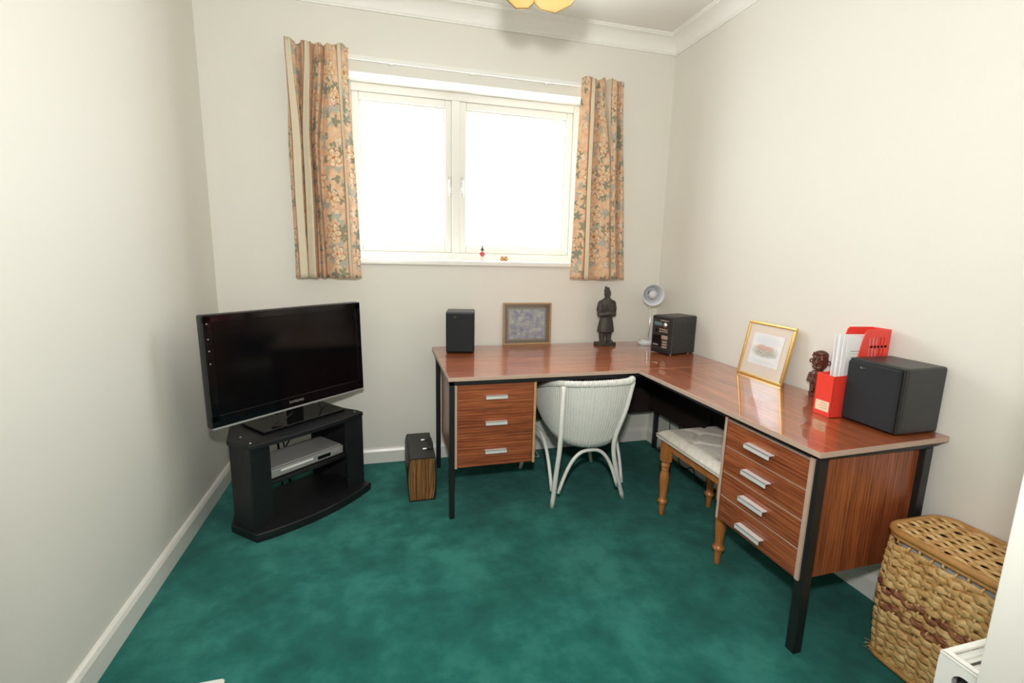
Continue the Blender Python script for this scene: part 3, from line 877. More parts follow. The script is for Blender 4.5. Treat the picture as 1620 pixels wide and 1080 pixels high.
wv.build('weave', 'white_loom', ch, world=True, kind='stuff')
B().tube(rim, 0.0145, 10).build('rim', 'white_cane', ch, world=True)
br = B()
for ph in (0, PI):
    L = spline(rim, 420)
    pts = []
    for i, p in enumerate(L):
        dirv = (L[min(i + 1, 420)] - L[max(i - 1, 0)]).normalized()
        n1 = Vector((0, 0, 1)); n2 = dirv.cross(n1).normalized()
        a = i * 0.9 + ph
        pts.append(p + (n1 * math.sin(a) + n2 * math.cos(a)) * 0.0140)
    br.tube(pts, 0.0042, 5)
br.build('rim_braid', 'white_loom', ch, world=True, kind='stuff')
B().prism([(p.x, p.y) for p in low[::3]], 0.362, 0.385).build('seat', 'white_loom', ch, world=True, bevel=0.006)
def cane(name, pts, r=0.0115, n=20): return B().tube(spline(pts, n), r, 10).build(name, 'white_cane', ch, world=True)
cane('leg', [(1.716, -0.842, 0.676), (1.706, -0.858, 0.54), (1.708, -0.842, 0.36), (1.706, -0.810, 0.20), (1.706, -0.770, 0.0)], 0.0125)
cane('leg', [(2.092, -0.838, 0.682), (2.056, -0.846, 0.54), (2.018, -0.815, 0.36), (2.050, -0.792, 0.20), (2.121, -0.758, 0.0)], 0.0125)
cane('leg', [(1.755, -0.305, 0.54), (1.735, -0.300, 0.30), (1.675, -0.274, 0.0)])
cane('leg', [(2.068, -0.305, 0.54), (2.085, -0.300, 0.30), (2.148, -0.281, 0.0)])
def arch(a, b, top):
    a = Vector(a); b = Vector(b)
    pts = []
    for k in range(29):
        t = k / 28; x = t * 2 - 1
        p = a.lerp(b, t); p.z = a.z + (top - a.z) * (1 - abs(x) ** 2.7)
        pts.append(p)
    B().tube(pts, 0.0095, 8).build('arch_brace', 'white_cane', ch, world=True)
arch((1.727, -0.800, 0.095), (2.062, -0.792, 0.095), 0.316)
arch((1.708, -0.752, 0.085), (1.682, -0.300, 0.085), 0.345)
arch((2.116, -0.742, 0.085), (2.142, -0.305, 0.085), 0.345)

# ------------------------------------------------------------------ stool
st = thing('stool', 'pine stool with turned legs and buttoned cream cushion under the desk return', 'stool', (2.385, -1.155, 0))
prof = [(0.010, 0.0), (0.012, 0.004), (0.0135, 0.03), (0.017, 0.062), (0.0185, 0.066), (0.025, 0.072), (0.0255, 0.080), (0.020, 0.086), (0.017, 0.092), (0.0165, 0.10), (0.019, 0.13), (0.0225, 0.17), (0.024, 0.20), (0.0225, 0.225), (0.018, 0.240), (0.0165, 0.246), (0.020, 0.249), (0.020, 0.252), (0.0165, 0.256), (0.021, 0.264), (0.0225, 0.272), (0.0215, 0.280), (0.017, 0.286), (0.0175, 0.290), (0.021, 0.294)]
for x, y in ((2.238, -0.955), (2.252, -1.368), (2.526, -0.945), (2.535, -1.360)):
    g = B().lathe(prof, (x, y, 0), 18)
    g.prism([(x - 0.021, y - 0.021), (x + 0.021, y - 0.021), (x + 0.021, y + 0.021), (x - 0.021, y + 0.021)], 0.300, 0.408)
    g._add([(x + a * s, y + b * s, z) for s, z in ((0.019, 0.290), (0.021, 0.300)) for a, b in ((-1, -1), (1, -1), (1, 1), (-1, 1))], [(0, 1, 2, 3), (4, 5, 6, 7), (0, 1, 5, 4), (1, 2, 6, 5), (2, 3, 7, 6), (3, 0, 4, 7)])
    g.build('leg', 'pine', st, world=True)
ap = B()
ap.box((2.236, -1.35, 0.355), (2.254, -0.965, 0.408)); ap.box((2.520, -1.35, 0.355), (2.538, -0.965, 0.408))
ap.box((2.25, -0.966, 0.355), (2.53, -0.948, 0.408)); ap.box((2.25, -1.372, 0.355), (2.53, -1.354, 0.408))
ap.build('apron', 'pine', st, world=True, bevel=0.002)
SX0, SX1, SY0, SY1 = 2.205, 2.565, -1.412, -0.905
tufts = [(2.205 + 0.36 * a, -1.412 + 0.507 * b) for a, b in ((.2, .2), (.2, .6), (.5, .0), (.5, .4), (.5, .8), (.8, .2), (.8, .6), (.2, 1.0), (.8, 1.0))]
lines = []
for i in range(len(tufts)):
    for j in range(i + 1, len(tufts)):
        dx, dy = abs(tufts[i][0] - tufts[j][0]) / 0.36, abs(tufts[i][1] - tufts[j][1]) / 0.507
        if abs(dx - 0.3) < 0.02 and abs(dy - 0.2) < 0.02: lines.append((tufts[i], tufts[j]))
def seg_d(px, py, a, b):
    ax, ay = a; bx, by = b
    t = max(0, min(1, ((px - ax) * (bx - ax) + (py - ay) * (by - ay)) / ((bx - ax) ** 2 + (by - ay) ** 2)))
    return math.hypot(px - ax - t * (bx - ax), py - ay - t * (by - ay))
def cush(u, v):
    x = SX0 + (SX1 - SX0) * u; y = SY0 + (SY1 - SY0) * v
    e = min(u * 0.36, (1 - u) * 0.36, v * 0.507, (1 - v) * 0.507)
    z = 0.424 + 0.030 * (1 - (1 - min(1, e / 0.05)) ** 2)
    d = min(math.hypot(x - a, y - b) for a, b in tufts)
    z -= 0.022 * math.exp(-(d / 0.018) ** 2)
    dl = min(seg_d(x, y, a, b) for a, b in lines)
    z -= 0.009 * math.exp(-(dl / 0.009) ** 2) * min(1, e / 0.03)
    return (x, y, z)
cb = B().grid(cush, 64, 84)
cb.box((SX0, SY0, 0.408), (SX1, SY1, 0.424))
cu = cb.build('cushion', 'damask', st, world=True)
for a, b in tufts:
    if SX0 + .02 < a < SX1 - .02 and SY0 + .02 < b < SY1 - .02:
        B().ball((a, b, cush((a - SX0) / 0.36, (b - SY0) / 0.507)[2] + 0.002), (0.007, 0.007, 0.004), 10).build('button', 'damask', cu, world=True)
B().tube([(SX0, SY0, 0.424), (SX1, SY0, 0.424), (SX1, SY1, 0.424), (SX0, SY1, 0.424)], 0.0035, 6, closed=True).build('piping', 'damask', cu, world=True)

# ------------------------------------------------------------------ television stand, in its own frame: x along the front, y to the back
SA = math.atan2(0.392, 0.457)
stand = thing('television_stand', 'black open-fronted television stand across the left corner', 'tv stand', (0.297, -0.745, 0), SA)
def bow(x0, x1, y, amt, n=14):
    return [(x0 + (x1 - x0) * k / n, y - amt * (1 - (2 * k / n - 1) ** 2)) for k in range(n + 1)]
B().prism(bow(-0.005, 0.605, -0.002, 0.022) + [(0.605, 0.05), (0.535, 0.34), (0.08, 0.34), (-0.03, 0.14)], 0.428, 0.450).build('top', 'black_ash', stand, bevel=0.003)
B().prism(bow(-0.012, 0.625, -0.028, 0.050) + [(0.625, 0.03), (0.545, 0.33), (0.075, 0.33), (-0.035, 0.15)], 0.0, 0.042).build('base', 'black_ash', stand, bevel=0.006)
B().prism(bow(0.04, 0.56, 0.03, 0.015) + [(0.545, 0.05), (0.51, 0.32), (0.10, 0.32), (0.03, 0.15)], 0.222, 0.238).build('shelf', 'black_ash', stand, bevel=0.002)
for s in (0, 1):
    fx = (lambda x: 0.60 - x) if s else (lambda x: x)
    B().prism([(fx(a), b) for a, b in ((0.0, 0.0), (0.095, 0.012), (0.095, 0.028), (0.012, 0.020), (-0.005, 0.132), (0.100, 0.325), (0.085, 0.333), (-0.022, 0.138), (-0.006, 0.01))], 0.042, 0.428).build('side_panel', 'black_ash', stand)
for x, y in ((0.02, 0.03), (0.03, 0.135), (0.575, 0.03), (0.56, 0.12)):
    B().lathe([(0.0055, 0.450), (0.0055, 0.4515), (0.003, 0.4525)], (x, y, 0), 12).build('screw_cap', 'chrome', stand)

dvd = thing('dvd_player', 'slim silver disc player on the shelf of the television stand', 'dvd player', Matrix.Translation((0.297, -0.745, 0)) @ Matrix.Rotation(SA, 4, 'Z') @ Vector((0.305, 0.14, 0.238)), SA)
B().box((-0.195, -0.085, 0.006), (0.195, 0.105, 0.050)).build('case', 'silver', dvd, bevel=0.003)
fp = B().box((-0.197, -0.102, 0.004), (0.197, -0.085, 0.046)).build('front_panel', 'silver', dvd, bevel=0.005)
B().box((-0.15, -0.1035, 0.026), (0.02, -0.1015, 0.036)).build('disc_tray', 'white', fp, bevel=0.0008)
B().box((0.045, -0.1035, 0.014), (0.118, -0.1015, 0.032)).build('display', 'black_gloss', fp, bevel=0.0008)
for k in range(4):
    B().lathe([(0.004, 0), (0.004, 0.003), (0.001, 0.004)], (0.135 + k * 0.014, -0.1015, 0.022), 10, Matrix.Rotation(R(90), 4, 'X')).build('button', 'silver', fp)
for x in (-0.16, 0.16):
    for y in (-0.07, 0.08): B().lathe([(0.012, 0), (0.012, 0.007)], (x, y, 0), 12).build('foot', 'black_plastic', dvd)

TA = 0.753
tv = thing('television', 'large flat black television on a glossy stand in the left corner', 'television', (0.456, -0.453, 0.4525), TA)
tilt = Matrix.Rotation(R(-1.3), 4, 'X')
TW, TH, Z0 = 0.82, 0.495, 0.0775
mt = Matrix.Translation((0, 0, Z0)) @ tilt
tb = B()
tb.box((-TW / 2, 0.0, 0), (TW / 2, 0.045, TH), mt)
body = tb.build('housing', 'black_plastic', tv, bevel=0.008)
bz = B()
bw = 0.036
bz.box((-TW / 2 + .002, -0.006, TH - bw), (TW / 2 - .002, 0.004, TH - .002), mt); bz.box((-TW / 2 + .002, -0.006, 0.006), (TW / 2 - .002, 0.004, 0.058), mt)
bz.box((-TW / 2 + .002, -0.006, 0.03), (-TW / 2 + bw, 0.004, TH - 0.01), mt); bz.box((TW / 2 - bw, -0.006, 0.03), (TW / 2 - .002, 0.004, TH - 0.01), mt)
bzo = bz.build('bezel', 'black_gloss', tv, bevel=0.002)
sc_ = B().box((-TW / 2 + bw, -0.003, 0.056), (TW / 2 - bw, 0.003, TH - bw), mt)
sc_.build('screen', 'screen', tv)
tr = B(); tr.box((-TW / 2 + 0.004, -0.007, -0.003), (TW / 2 - 0.004, 0.022, 0.0065), mt)
tr.build('silver_trim', 'silver', tv, bevel=0.002)
lettering('SAMSUNG', 'logo_lettering', 0.0165, 'silver', tv, mt @ Matrix.Translation((-0.012, -0.0068, 0.033)) @ Matrix.Rotation(R(90), 4, 'X') @ Matrix.Diagonal((1.05, 1, 1, 1)))
for k, z in enumerate((0.455, 0.39, 0.34, 0.285)):
    B().box((-TW / 2 + 0.014, -0.0066, z), (-TW / 2 + 0.020, -0.0058, z + 0.005), mt).build('button_mark', 'silver', bzo)
B().prism([(0.30, 0), (-0.30, 0), (-0.22, 0.04), (0.22, 0.04)], 0.10, 0.42, 2).build('rear_cover', 'black_plastic', tv, bevel=0.01).matrix_local = Matrix.Translation((0, 0.045, Z0 - 0.02))
B().box((-0.035, 0.010, 0.012), (0.035, 0.055, 0.17)).build('neck', 'black_gloss', tv, bevel=0.006)
SM = Matrix.Rotation(SA - TA, 4, 'Z')
tvl = lambda x, y, z: (Matrix.Rotation(-TA, 4, 'Z') @ (Matrix.Translation((0.297 - 0.456, -0.745 + 0.453, 0)) @ Matrix.Rotation(SA, 4, 'Z') @ Vector((x, y, z))))
bp = B()
pts = [tvl(x, y, 0) for x, y in rrect(0.105, 0.075, 0.555, 0.285, 0.012, 3)]
bp.prism([(p.x, p.y) for p in pts], 0.0, 0.014)
bp.build('stand_base', 'black_gloss', tv, bevel=0.004)
c1 = B().tube([tvl(*p) for p in spline([(0.345, 0.17, 0.12), (0.30, 0.135, 0.06), (0.20, 0.105, 0.022), (0.16, 0.100, 0.019), (0.22, 0.14, 0.020)], 30)], 0.0032, 6)
c1.build('power_cable', 'cable', tv)
c1 = B().tube([tvl(*p) for p in spline([(0.40, 0.20, 0.10), (0.455, 0.18, 0.06), (0.47, 0.17, 0.02), (0.50, 0.19, 0.018)], 24)], 0.0032, 6)
c1.build('aerial_cable', 'cable', tv)
cb_ = thing('cable_bundle', 'black cables hanging behind the silver disc player', 'cable', Matrix.Translation((0.297, -0.745, 0)) @ Matrix.Rotation(SA, 4, 'Z') @ Vector((0.36, 0.30, 0.0)), SA)
for k, p in enumerate(([(-0.03, 0.06, 0.50), (-0.035, 0.06, 0.30), (-0.03, 0.05, 0.02)], [(0.0, 0.06, 0.50), (-0.005, 0.062, 0.32), (0.01, 0.05, 0.02)], [(0.12, 0.06, 0.46), (0.10, 0.055, 0.36), (0.03, 0.04, 0.29), (0.0, 0.06, 0.2), (0.02, 0.05, 0.02)])):
    B().tube(spline(p, 20), 0.006 if k == 0 else 0.004, 6).build('cable', 'cable', cb_)

# ------------------------------------------------------------------ expanding file box
fb = thing('expanding_file', 'black expanding file case with brown pleated paper end on the carpet', 'file case', (1.055, -0.37, 0))
X0, X1, Y0, Y1, HZ = 0.990, 1.118, -0.552, -0.195, 0.240
pb = B()
NP = 15
for j in range(2 * NP):
    a, c = j / (2 * NP), (j + 1) / (2 * NP)
    ya = Y0 + (0.0 if j % 2 else 0.016); yc = Y0 + (0.016 if j % 2 else 0.0)
    def px(t, v):
        w = (X1 - X0) * (1 - 0.05 + 0.16 * math.sin(PI * min(1, v * 0.9 + 0.05)))
        return (X0 + X1) / 2 + (t - 0.5) * w + 0.004 * (v - 0.4)
    pb.grid(lambda u, v, a=a, c=c, ya=ya, yc=yc: (px(a + (c - a) * u, v), ya + (yc - ya) * u, 0.006 + (HZ - 0.012) * v), 1, 10, smooth=False)
pb.build('paper_pleats', 'kraft', fb, world=True, solid=0.0012, kind='stuff')
bd = B()
bd.grid(lambda u, v: (((X0 + X1) / 2 + (u - 0.5) * (X1 - X0) * (0.93 + 0.14 * math.sin(PI * min(1, v * 0.9 + 0.05)))), Y0 + 0.018, 0.006 + (HZ - 0.012) * v), 4, 10)
bd.build('backing', 'kraft', fb, world=True)
for s in (-1, 1):
    sd = B()
    xb = (X0 + X1) / 2
    sd.grid(lambda u, v, s=s: (xb + s * (0.5 * (X1 - X0) * (0.95 + 0.16 * math.sin(PI * min(1, v * 0.9 + 0.05))) + 0.002), Y0 - 0.002 + (Y1 - Y0) * u, 0.002 + (HZ - 0.004) * v), 3, 10)
    sd.build('side_board', 'leatherette', fb, world=True, solid=0.004)
B().box((X0 - 0.002, Y0, 0.0), (X1 + 0.002, Y1, 0.006)).build('bottom', 'leatherette', fb, world=True)
B().box((X0 + 0.004, Y1 - 0.004, 0.0), (X1 - 0.004, Y1, HZ)).build('rear_end', 'leatherette', fb, world=True)
lid = B().prism([(X0 - 0.004, HZ - 0.045), (X0, HZ - 0.045), (X0 + 0.006, HZ - 0.004), (X1 + 0.006, HZ - 0.002), (X1 + 0.008, HZ + 0.003), (X0 + 0.012, HZ + 0.003), (X0 + 0.002, HZ - 0.006)], -(Y1 + 0.003), -(Y0 - 0.004), 1)
lid = B()
lid.prism([(HZ - 0.045, X0 - 0.010), (HZ - 0.005, X0 - 0.002), (HZ + 0.004, X0 + 0.006), (HZ + 0.004, X1 + 0.008), (HZ, X1 + 0.008), (HZ, X0 + 0.006), (HZ - 0.006, X0 + 0.001), (HZ - 0.045, X0 - 0.006)], Y0 - 0.004, Y1 + 0.003, 1)
lo = lid.build('flap', 'leatherette', fb, world=True)
hd = B().tube(spline([(1.085, -0.44, HZ + 0.006), (1.118, -0.44, HZ + 0.014), (1.122, -0.40, HZ + 0.016), (1.122, -0.34, HZ + 0.016), (1.118, -0.31, HZ + 0.014), (1.085, -0.31, HZ + 0.006)], 24), 0.005, 6)
hd.build('handle', 'leatherette', lo, world=True)
for y in (-0.44, -0.31):
    B().box((1.066, y - 0.008, HZ + 0.004), (1.090, y + 0.008, HZ + 0.011)).build('clasp', 'chrome', lo, world=True, bevel=0.003)

# ------------------------------------------------------------------ loudspeakers and stereo
def speaker(name, label, loc, rz, w, d, h, grp):
    s = thing(name, label, 'speaker', loc, rz, grp)
    B().box((-w / 2, 0.012, 0.004), (w / 2, d, h)).build('cabinet', 'cabinet', s, bevel=0.009, seg=3)
    B().box((-w / 2 + .001, 0.0, 0.005), (w / 2 - .001, 0.014, h - .001)).build('baffle', 'black_plastic', s, bevel=0.006, seg=3)
    g = B().box((-w / 2 + .006, -0.014, 0.010), (w / 2 - .006, 0.001, h - .007)).build('grille', 'grille', s, bevel=0.010, seg=4)
    B().lathe([(0.013, 0), (0.012, 0.0012), (0.0, 0.0012)], (-w * 0.18, -0.0138, h - 0.028), 16, Matrix.Rotation(R(90), 4, 'X') @ Matrix.Diagonal((1, 0.5, 1, 1))).build('badge', 'stereo_face', g)
    for x in (-w / 2 + .02, w / 2 - .02):
        for y in (0.03, d - 0.02): B().lathe([(0.008, 0), (0.008, 0.005)], (x, y, 0), 10).build('foot', 'black_plastic', s)
    return s
speaker('loudspeaker', 'small black loudspeaker on the left end of the desk beside the flower print', (1.302, -0.235, T), R(-11), 0.165, 0.165, 0.242, 'stereo speaker pair')
speaker('loudspeaker', 'large-looking black loudspeaker at the near end of the desk return by the red file', (2.512, -1.720, T), R(-90), 0.196, 0.190, 0.232, 'stereo speaker pair')

ste = thing('stereo_system', 'compact black stereo with buttons and display in the corner of the desk', 'stereo', (2.491, -0.430, T), R(-90) + R(14))
SW, SD, SH = 0.150, 0.215, 0.232
B().box((-SW / 2, 0.012, 0.006), (SW / 2, SD, SH)).build('cabinet', 'cabinet', ste, bevel=0.008, seg=3)
for k in range(8):
    z = 0.045 + k * 0.019
    for sx in (-1, 1): B().box((sx * (SW / 2) - 0.0015, 0.06, z), (sx * (SW / 2) + 0.0015, SD - 0.02, z + 0.006)).build('side_rib', 'cabinet', ste, bevel=0.001)
fa = B().box((-SW / 2 + .002, -0.004, 0.006), (SW / 2 - .002, 0.014, SH - .002)).build('fascia', 'black_plastic', ste, bevel=0.006)
B().box((-SW / 2 + .012, -0.006, 0.030), (SW / 2 - .010, -0.003, SH - 0.020)).build('control_panel', 'stereo_face', ste, bevel=0.002)
B().box((-0.055, -0.0075, 0.172), (0.008, -0.0055, 0.194)).build('display', 'lcd', ste, bevel=0.001)
B().box((-0.005, -0.0075, 0.203), (0.058, -0.0055, 0.208)).build('name_strip', 'tan_metal', ste)
B().lathe([(0.015, 0), (0.014, 0.010), (0.0, 0.011)], (0.038, -0.0055, 0.182), 20, Matrix.Rotation(R(90), 4, 'X')).build('volume_knob', 'chrome', ste)
for r_ in range(2):
    for k in range(4):
        B().box((-0.010 + k * 0.017, -0.008, 0.148 - r_ * 0.013), (0.003 + k * 0.017, -0.0055, 0.156 - r_ * 0.013)).build('button', 'tan_metal', ste, bevel=0.001)
B().lathe([(0.010, 0), (0.009, 0.008), (0, 0.0085)], (-0.035, -0.0055, 0.145), 16, Matrix.Rotation(R(90), 4, 'X')).build('tuning_knob', 'black_gloss', ste)
B().box((-0.058, -0.0085, 0.045), (0.010, -0.0055, 0.118)).build('cassette_door', 'black_gloss', ste, bevel=0.002)
B().box((-0.005, -0.0075, 0.094), (0.058, -0.0055, 0.116)).build('tape_keys', 'tan_metal', ste, bevel=0.001)
B().box((-0.05, -0.0105, 0.052), (-0.01, -0.0085, 0.060)).build('door_label', 'chrome', ste)
for k in range(3):
    B().box((0.018, -0.0075, 0.042 + k * 0.016), (0.056, -0.0055, 0.052 + k * 0.016)).build('slide_control', 'tan_metal', ste, bevel=0.001)
for x in (-0.055, 0.055):
    for y in (0.03, 0.18): B().lathe([(0.008, 0), (0.008, 0.007)], (x, y, 0), 10).build('foot', 'chrome', ste)

# ------------------------------------------------------------------ desk lamp
dl = thing('desk_lamp', 'small white desk lamp with round shade behind the stereo in the corner', 'lamp', (2.570, -0.128, T))
LX, LY = 2.570, -0.128
B().lathe([(0.050, T), (0.050, T + 0.020), (0.044, T + 0.028), (0.012, T + 0.031), (0.0, T + 0.031)], (LX, LY, 0), 28).build('base', 'lamp_white', dl, world=True)
B().box((LX - 0.035, LY - 0.010, T + 0.028), (LX - 0.020, LY + 0.005, T + 0.035)).build('switch', 'white', dl, world=True, bevel=0.002)
tgt = CAM - Vector((2.588, -0.14, 1.066))
sd_ = Vector((-0.30, -0.92, -0.06)).normalized()
scn = Vector((2.586, -0.150, 1.066))
B().tube(spline([(LX + 0.015, LY, T + 0.028), (LX + 0.022, LY, T + 0.15), (LX + 0.030, LY + 0.03, T + 0.26), scn - sd_ * 0.085], 26), 0.0050, 8).build('gooseneck', 'chrome', dl, world=True)
q = sd_.to_track_quat('Z', 'Y').to_matrix().to_4x4()
B().lathe([(0.016, -0.092), (0.034, -0.080), (0.042, -0.045), (0.052, -0.012), (0.062, 0.020), (0.0635, 0.024), (0.060, 0.022), (0.049, -0.012), (0.038, -0.045), (0.030, -0.070), (0.0, -0.075)], scn, 28, q @ Matrix.Diagonal((1.12, 1.12, 1.0, 1))).build('shade', 'lamp_white', dl, world=True)
B().lathe([(0.017, -0.075), (0.017, -0.045), (0.0, -0.044)], scn, 16, q).build('bulb_holder', 'black_plastic', dl, world=True)
B().lathe([(0.012, -0.046), (0.020, -0.030), (0.028, -0.006), (0.026, 0.006), (0.014, 0.011), (0.0, 0.012)], scn, 20, q).build('bulb', 'bulb', dl, world=True)

# ------------------------------------------------------------------ framed pictures
def picture(name, label, c, w, h, lean, rz, fw_, mount, mats, tilt_in=0.0):
    """frame standing at c (bottom centre of the front), leaning back; local x right, y back"""
    o = thing(name, label, 'picture frame', c, rz)
    m = Matrix.Rotation(-lean, 4, 'X')
    D = 0.014
    for nm, a, b in (('frame_rail', (-w / 2, 0, 0), (w / 2, D, fw_)), ('frame_rail', (-w / 2, 0, h - fw_), (w / 2, D, h)), ('frame_stile', (-w / 2, 0, fw_), (-w / 2 + fw_, D, h - fw_)), ('frame_stile', (w / 2 - fw_, 0, fw_), (w / 2, D, h - fw_))):
        B().box(a, b, m).build(nm, mats[0], o, bevel=0.003)
    B().box((-w / 2 + fw_ * .5, D * .5, fw_ * .5), (w / 2 - fw_ * .5, D * .5 + 0.003, h - fw_ * .5), m).build('mount', mats[1], o)
    x0, z0, x1, z1 = mount
    if len(mats) > 3:
        B().box((x0 - .006, D * .5 - .0008, z0 - .006), (x1 + .006, D * .5 + 0.001, z1 + .006), m).build('fillet', mats[3], o)
        B().box((x0 - .004, D * .5 - .0012, z0 - .004), (x1 + .004, D * .5 + 0.001, z1 + .004), m).build('inner_mount', mats[1], o)
    p = B()
    p._add([m @ Vector(v) for v in ((x0, D * .5 - .0018, z0), (x1, D * .5 - .0018, z0), (x1, D * .5 - .0018, z1), (x0, D * .5 - .0018, z1))], [(0, 1, 2, 3)])
    po = p.build('print', mats[2], o)
    uvl = po.data.uv_layers.new(name='UVMap')
    for l in po.data.loops: uvl.data[l.index].uv = ((0, 0), (1, 0), (1, 1), (0, 1))[l.vertex_index]
    B().box((-w / 2 + fw_, D * .5 - 0.006, fw_), (w / 2 - fw_, D * .5 - 0.0045, h - fw_), m).build('glass', 'glass', o)
    return o
picture('picture_frame', 'tan framed blue flower print leaning on the wall below the window', (1.772, -0.030, T), 0.325, 0.272, R(2.5), 0, 0.012, (-0.122, 0.040, 0.118, 0.230), ('gilt_brown', 'dark_mount', 'print_blue', 'fillet'))
picture('picture_frame', 'gold framed watercolour of pink-roofed houses leaning against the right wall', (2.635, -1.062, T), 0.298, 0.276, R(10.5), R(-90) - R(1.5), 0.014, (-0.098, 0.068, 0.098, 0.222), ('gold', 'cream_mount', 'print_house'))

# ------------------------------------------------------------------ statues
wr = thing('warrior_statue', 'dark clay statue of a robed ancient soldier standing on the desk', 'statue', (2.283, -0.105, T), R(8))
b = B()
def cap(a, c, ra, rc, n=8):
    a = Vector(a); c = Vector(c)
    b.tube([a.lerp(c, k / n) for k in range(n + 1)], [ra + (rc - ra) * k / n for k in range(n + 1)], 12)
    b.ball(a, ra, 12); b.ball(c, rc, 12)
b.prism(rrect(-0.062, -0.042, 0.062, 0.042, 0.006, 2), 0.0, 0.020)
for s in (-1, 1):
    cap((s * 0.024, 0, 0.028), (s * 0.026, 0, 0.10), 0.018, 0.023)
    b.ball((s * 0.027, -0.016, 0.026), (0.017, 0.032, 0.012))
b.lathe([(0.030, 0.085), (0.060, 0.088), (0.059, 0.11), (0.050, 0.155), (0.040, 0.195), (0.0, 0.20)], (0, 0, 0), 24, Matrix.Diagonal((1, 0.72, 1, 1)))
b.lathe([(0.0, 0.180), (0.038, 0.185), (0.040, 0.205), (0.050, 0.25), (0.053, 0.275), (0.042, 0.297), (0.018, 0.305), (0.0, 0.306)], (0, 0, 0), 24, Matrix.Diagonal((1.0, 0.70, 1, 1)))
for s in (-1, 1):
    b.ball((s * 0.047, 0, 0.268), (0.020, 0.024, 0.028))
    cap((s * 0.052, 0.0, 0.262), (s * 0.055, -0.004, 0.205), 0.018, 0.016)
    b.lathe([(0.022, 0.228), (0.024, 0.240), (0.020, 0.262)], (s * 0.050, 0, 0), 14)
    cap((s * 0.055, -0.006, 0.202), (s * 0.012, -0.038, 0.212), 0.016, 0.012)
b.ball((0.0, -0.040, 0.213), (0.018, 0.012, 0.016))
b.box((-0.042, -0.031, 0.190), (0.042, 0.031, 0.198))
for k in range(4): b.box((-0.030 + k * 0.017, -0.0405, 0.215 + 0.0), (-0.020 + k * 0.017, -0.030, 0.270))
b.lathe([(0.026, 0.292), (0.030, 0.300), (0.020, 0.312)], (0, 0, 0), 16)
cap((0, 0, 0.300), (0, 0, 0.318), 0.015, 0.015)
b.ball((0, -0.003, 0.338), (0.0205, 0.024, 0.029))
b.ball((0, -0.027, 0.336), (0.0045, 0.006, 0.008))
b.ball((0, -0.022, 0.322), (0.010, 0.006, 0.004)); b.ball((0, -0.018, 0.311), (0.009, 0.007, 0.007))
for s in (-1, 1):
    b.ball((s * 0.0215, 0.0, 0.336), (0.004, 0.006, 0.009)); b.ball((s * 0.009, -0.0225, 0.345), (0.006, 0.004, 0.0025))
b.ball((0, 0.004, 0.356), (0.022, 0.023, 0.012))
cap((-0.006, 0.006, 0.360), (-0.008, 0.008, 0.376), 0.011, 0.010); b.ball((-0.012, 0.004, 0.372), (0.008, 0.008, 0.007))
cap((0.010, 0.006, 0.362), (0.011, 0.008, 0.372), 0.008, 0.008)
remeshed(b, 'figure', 'terracotta', wr, 0.0032, 2)

tk = thing('carved_figure', 'dark brown carved wooden figure with a big head behind the red file', 'carving', (2.672, -1.362, T), R(-70))
b = B()
def disc(x, z, r, y, t=0.004): b.tube([(x + r * math.cos(2 * PI * k / 16), y, z + r * math.sin(2 * PI * k / 16)) for k in range(16)], t, 6, closed=True)
b.lathe([(0.026, 0), (0.028, 0.006), (0.026, 0.014)], (0, 0, 0), 18)
for s in (-1, 1):
    cap((s * 0.015, -0.004, 0.016), (s * 0.016, 0.0, 0.045), 0.011, 0.013)
    b.ball((s * 0.015, -0.014, 0.016), (0.010, 0.015, 0.008))
    cap((s * 0.031, 0.0, 0.092), (s * 0.033, -0.006, 0.068), 0.009, 0.009); cap((s * 0.033, -0.008, 0.066), (s * 0.012, -0.026, 0.064), 0.008, 0.007)
b.lathe([(0.0, 0.030), (0.022, 0.034), (0.029, 0.056), (0.027, 0.080), (0.030, 0.098), (0.020, 0.112), (0.0, 0.114)], (0, 0, 0), 20, Matrix.Diagonal((1.05, 0.85, 1, 1)))
b.ball((0, 0.0, 0.153), (0.031, 0.029, 0.043))
b.ball((0, 0.002, 0.178), (0.029, 0.028, 0.022))
for s in (-1, 1):
    disc(s * 0.012, 0.163, 0.0065, -0.0255, 0.0024); b.ball((s * 0.012, -0.0245, 0.163), 0.0045)
    cap((s * 0.026, -0.014, 0.176), (s * 0.004, -0.0285, 0.171), 0.004, 0.004)
    disc(s * 0.034, 0.150, 0.007, 0.0, 0.003)
cap((0, -0.028, 0.166), (0, -0.032, 0.148), 0.0045, 0.0075)
b.tube([(0.016 * math.cos(2 * PI * k / 18), -0.027, 0.130 + 0.008 * math.sin(2 * PI * k / 18)) for k in range(18)], 0.0034, 6, closed=True)
b.ball((0, -0.028, 0.128), (0.010, 0.004, 0.004))
for k in range(5): b.tube([(x_ * 0.029, -0.026 * math.sqrt(max(0, 1 - x_ * x_)) - 0.001, 0.182 + 0.003 * k - abs(x_) * 0.004) for x_ in [(-0.9 + 0.2 * j) for j in range(10)]], 0.0012, 5)
remeshed(b, 'figure', 'carved', tk, 0.0022, 1)

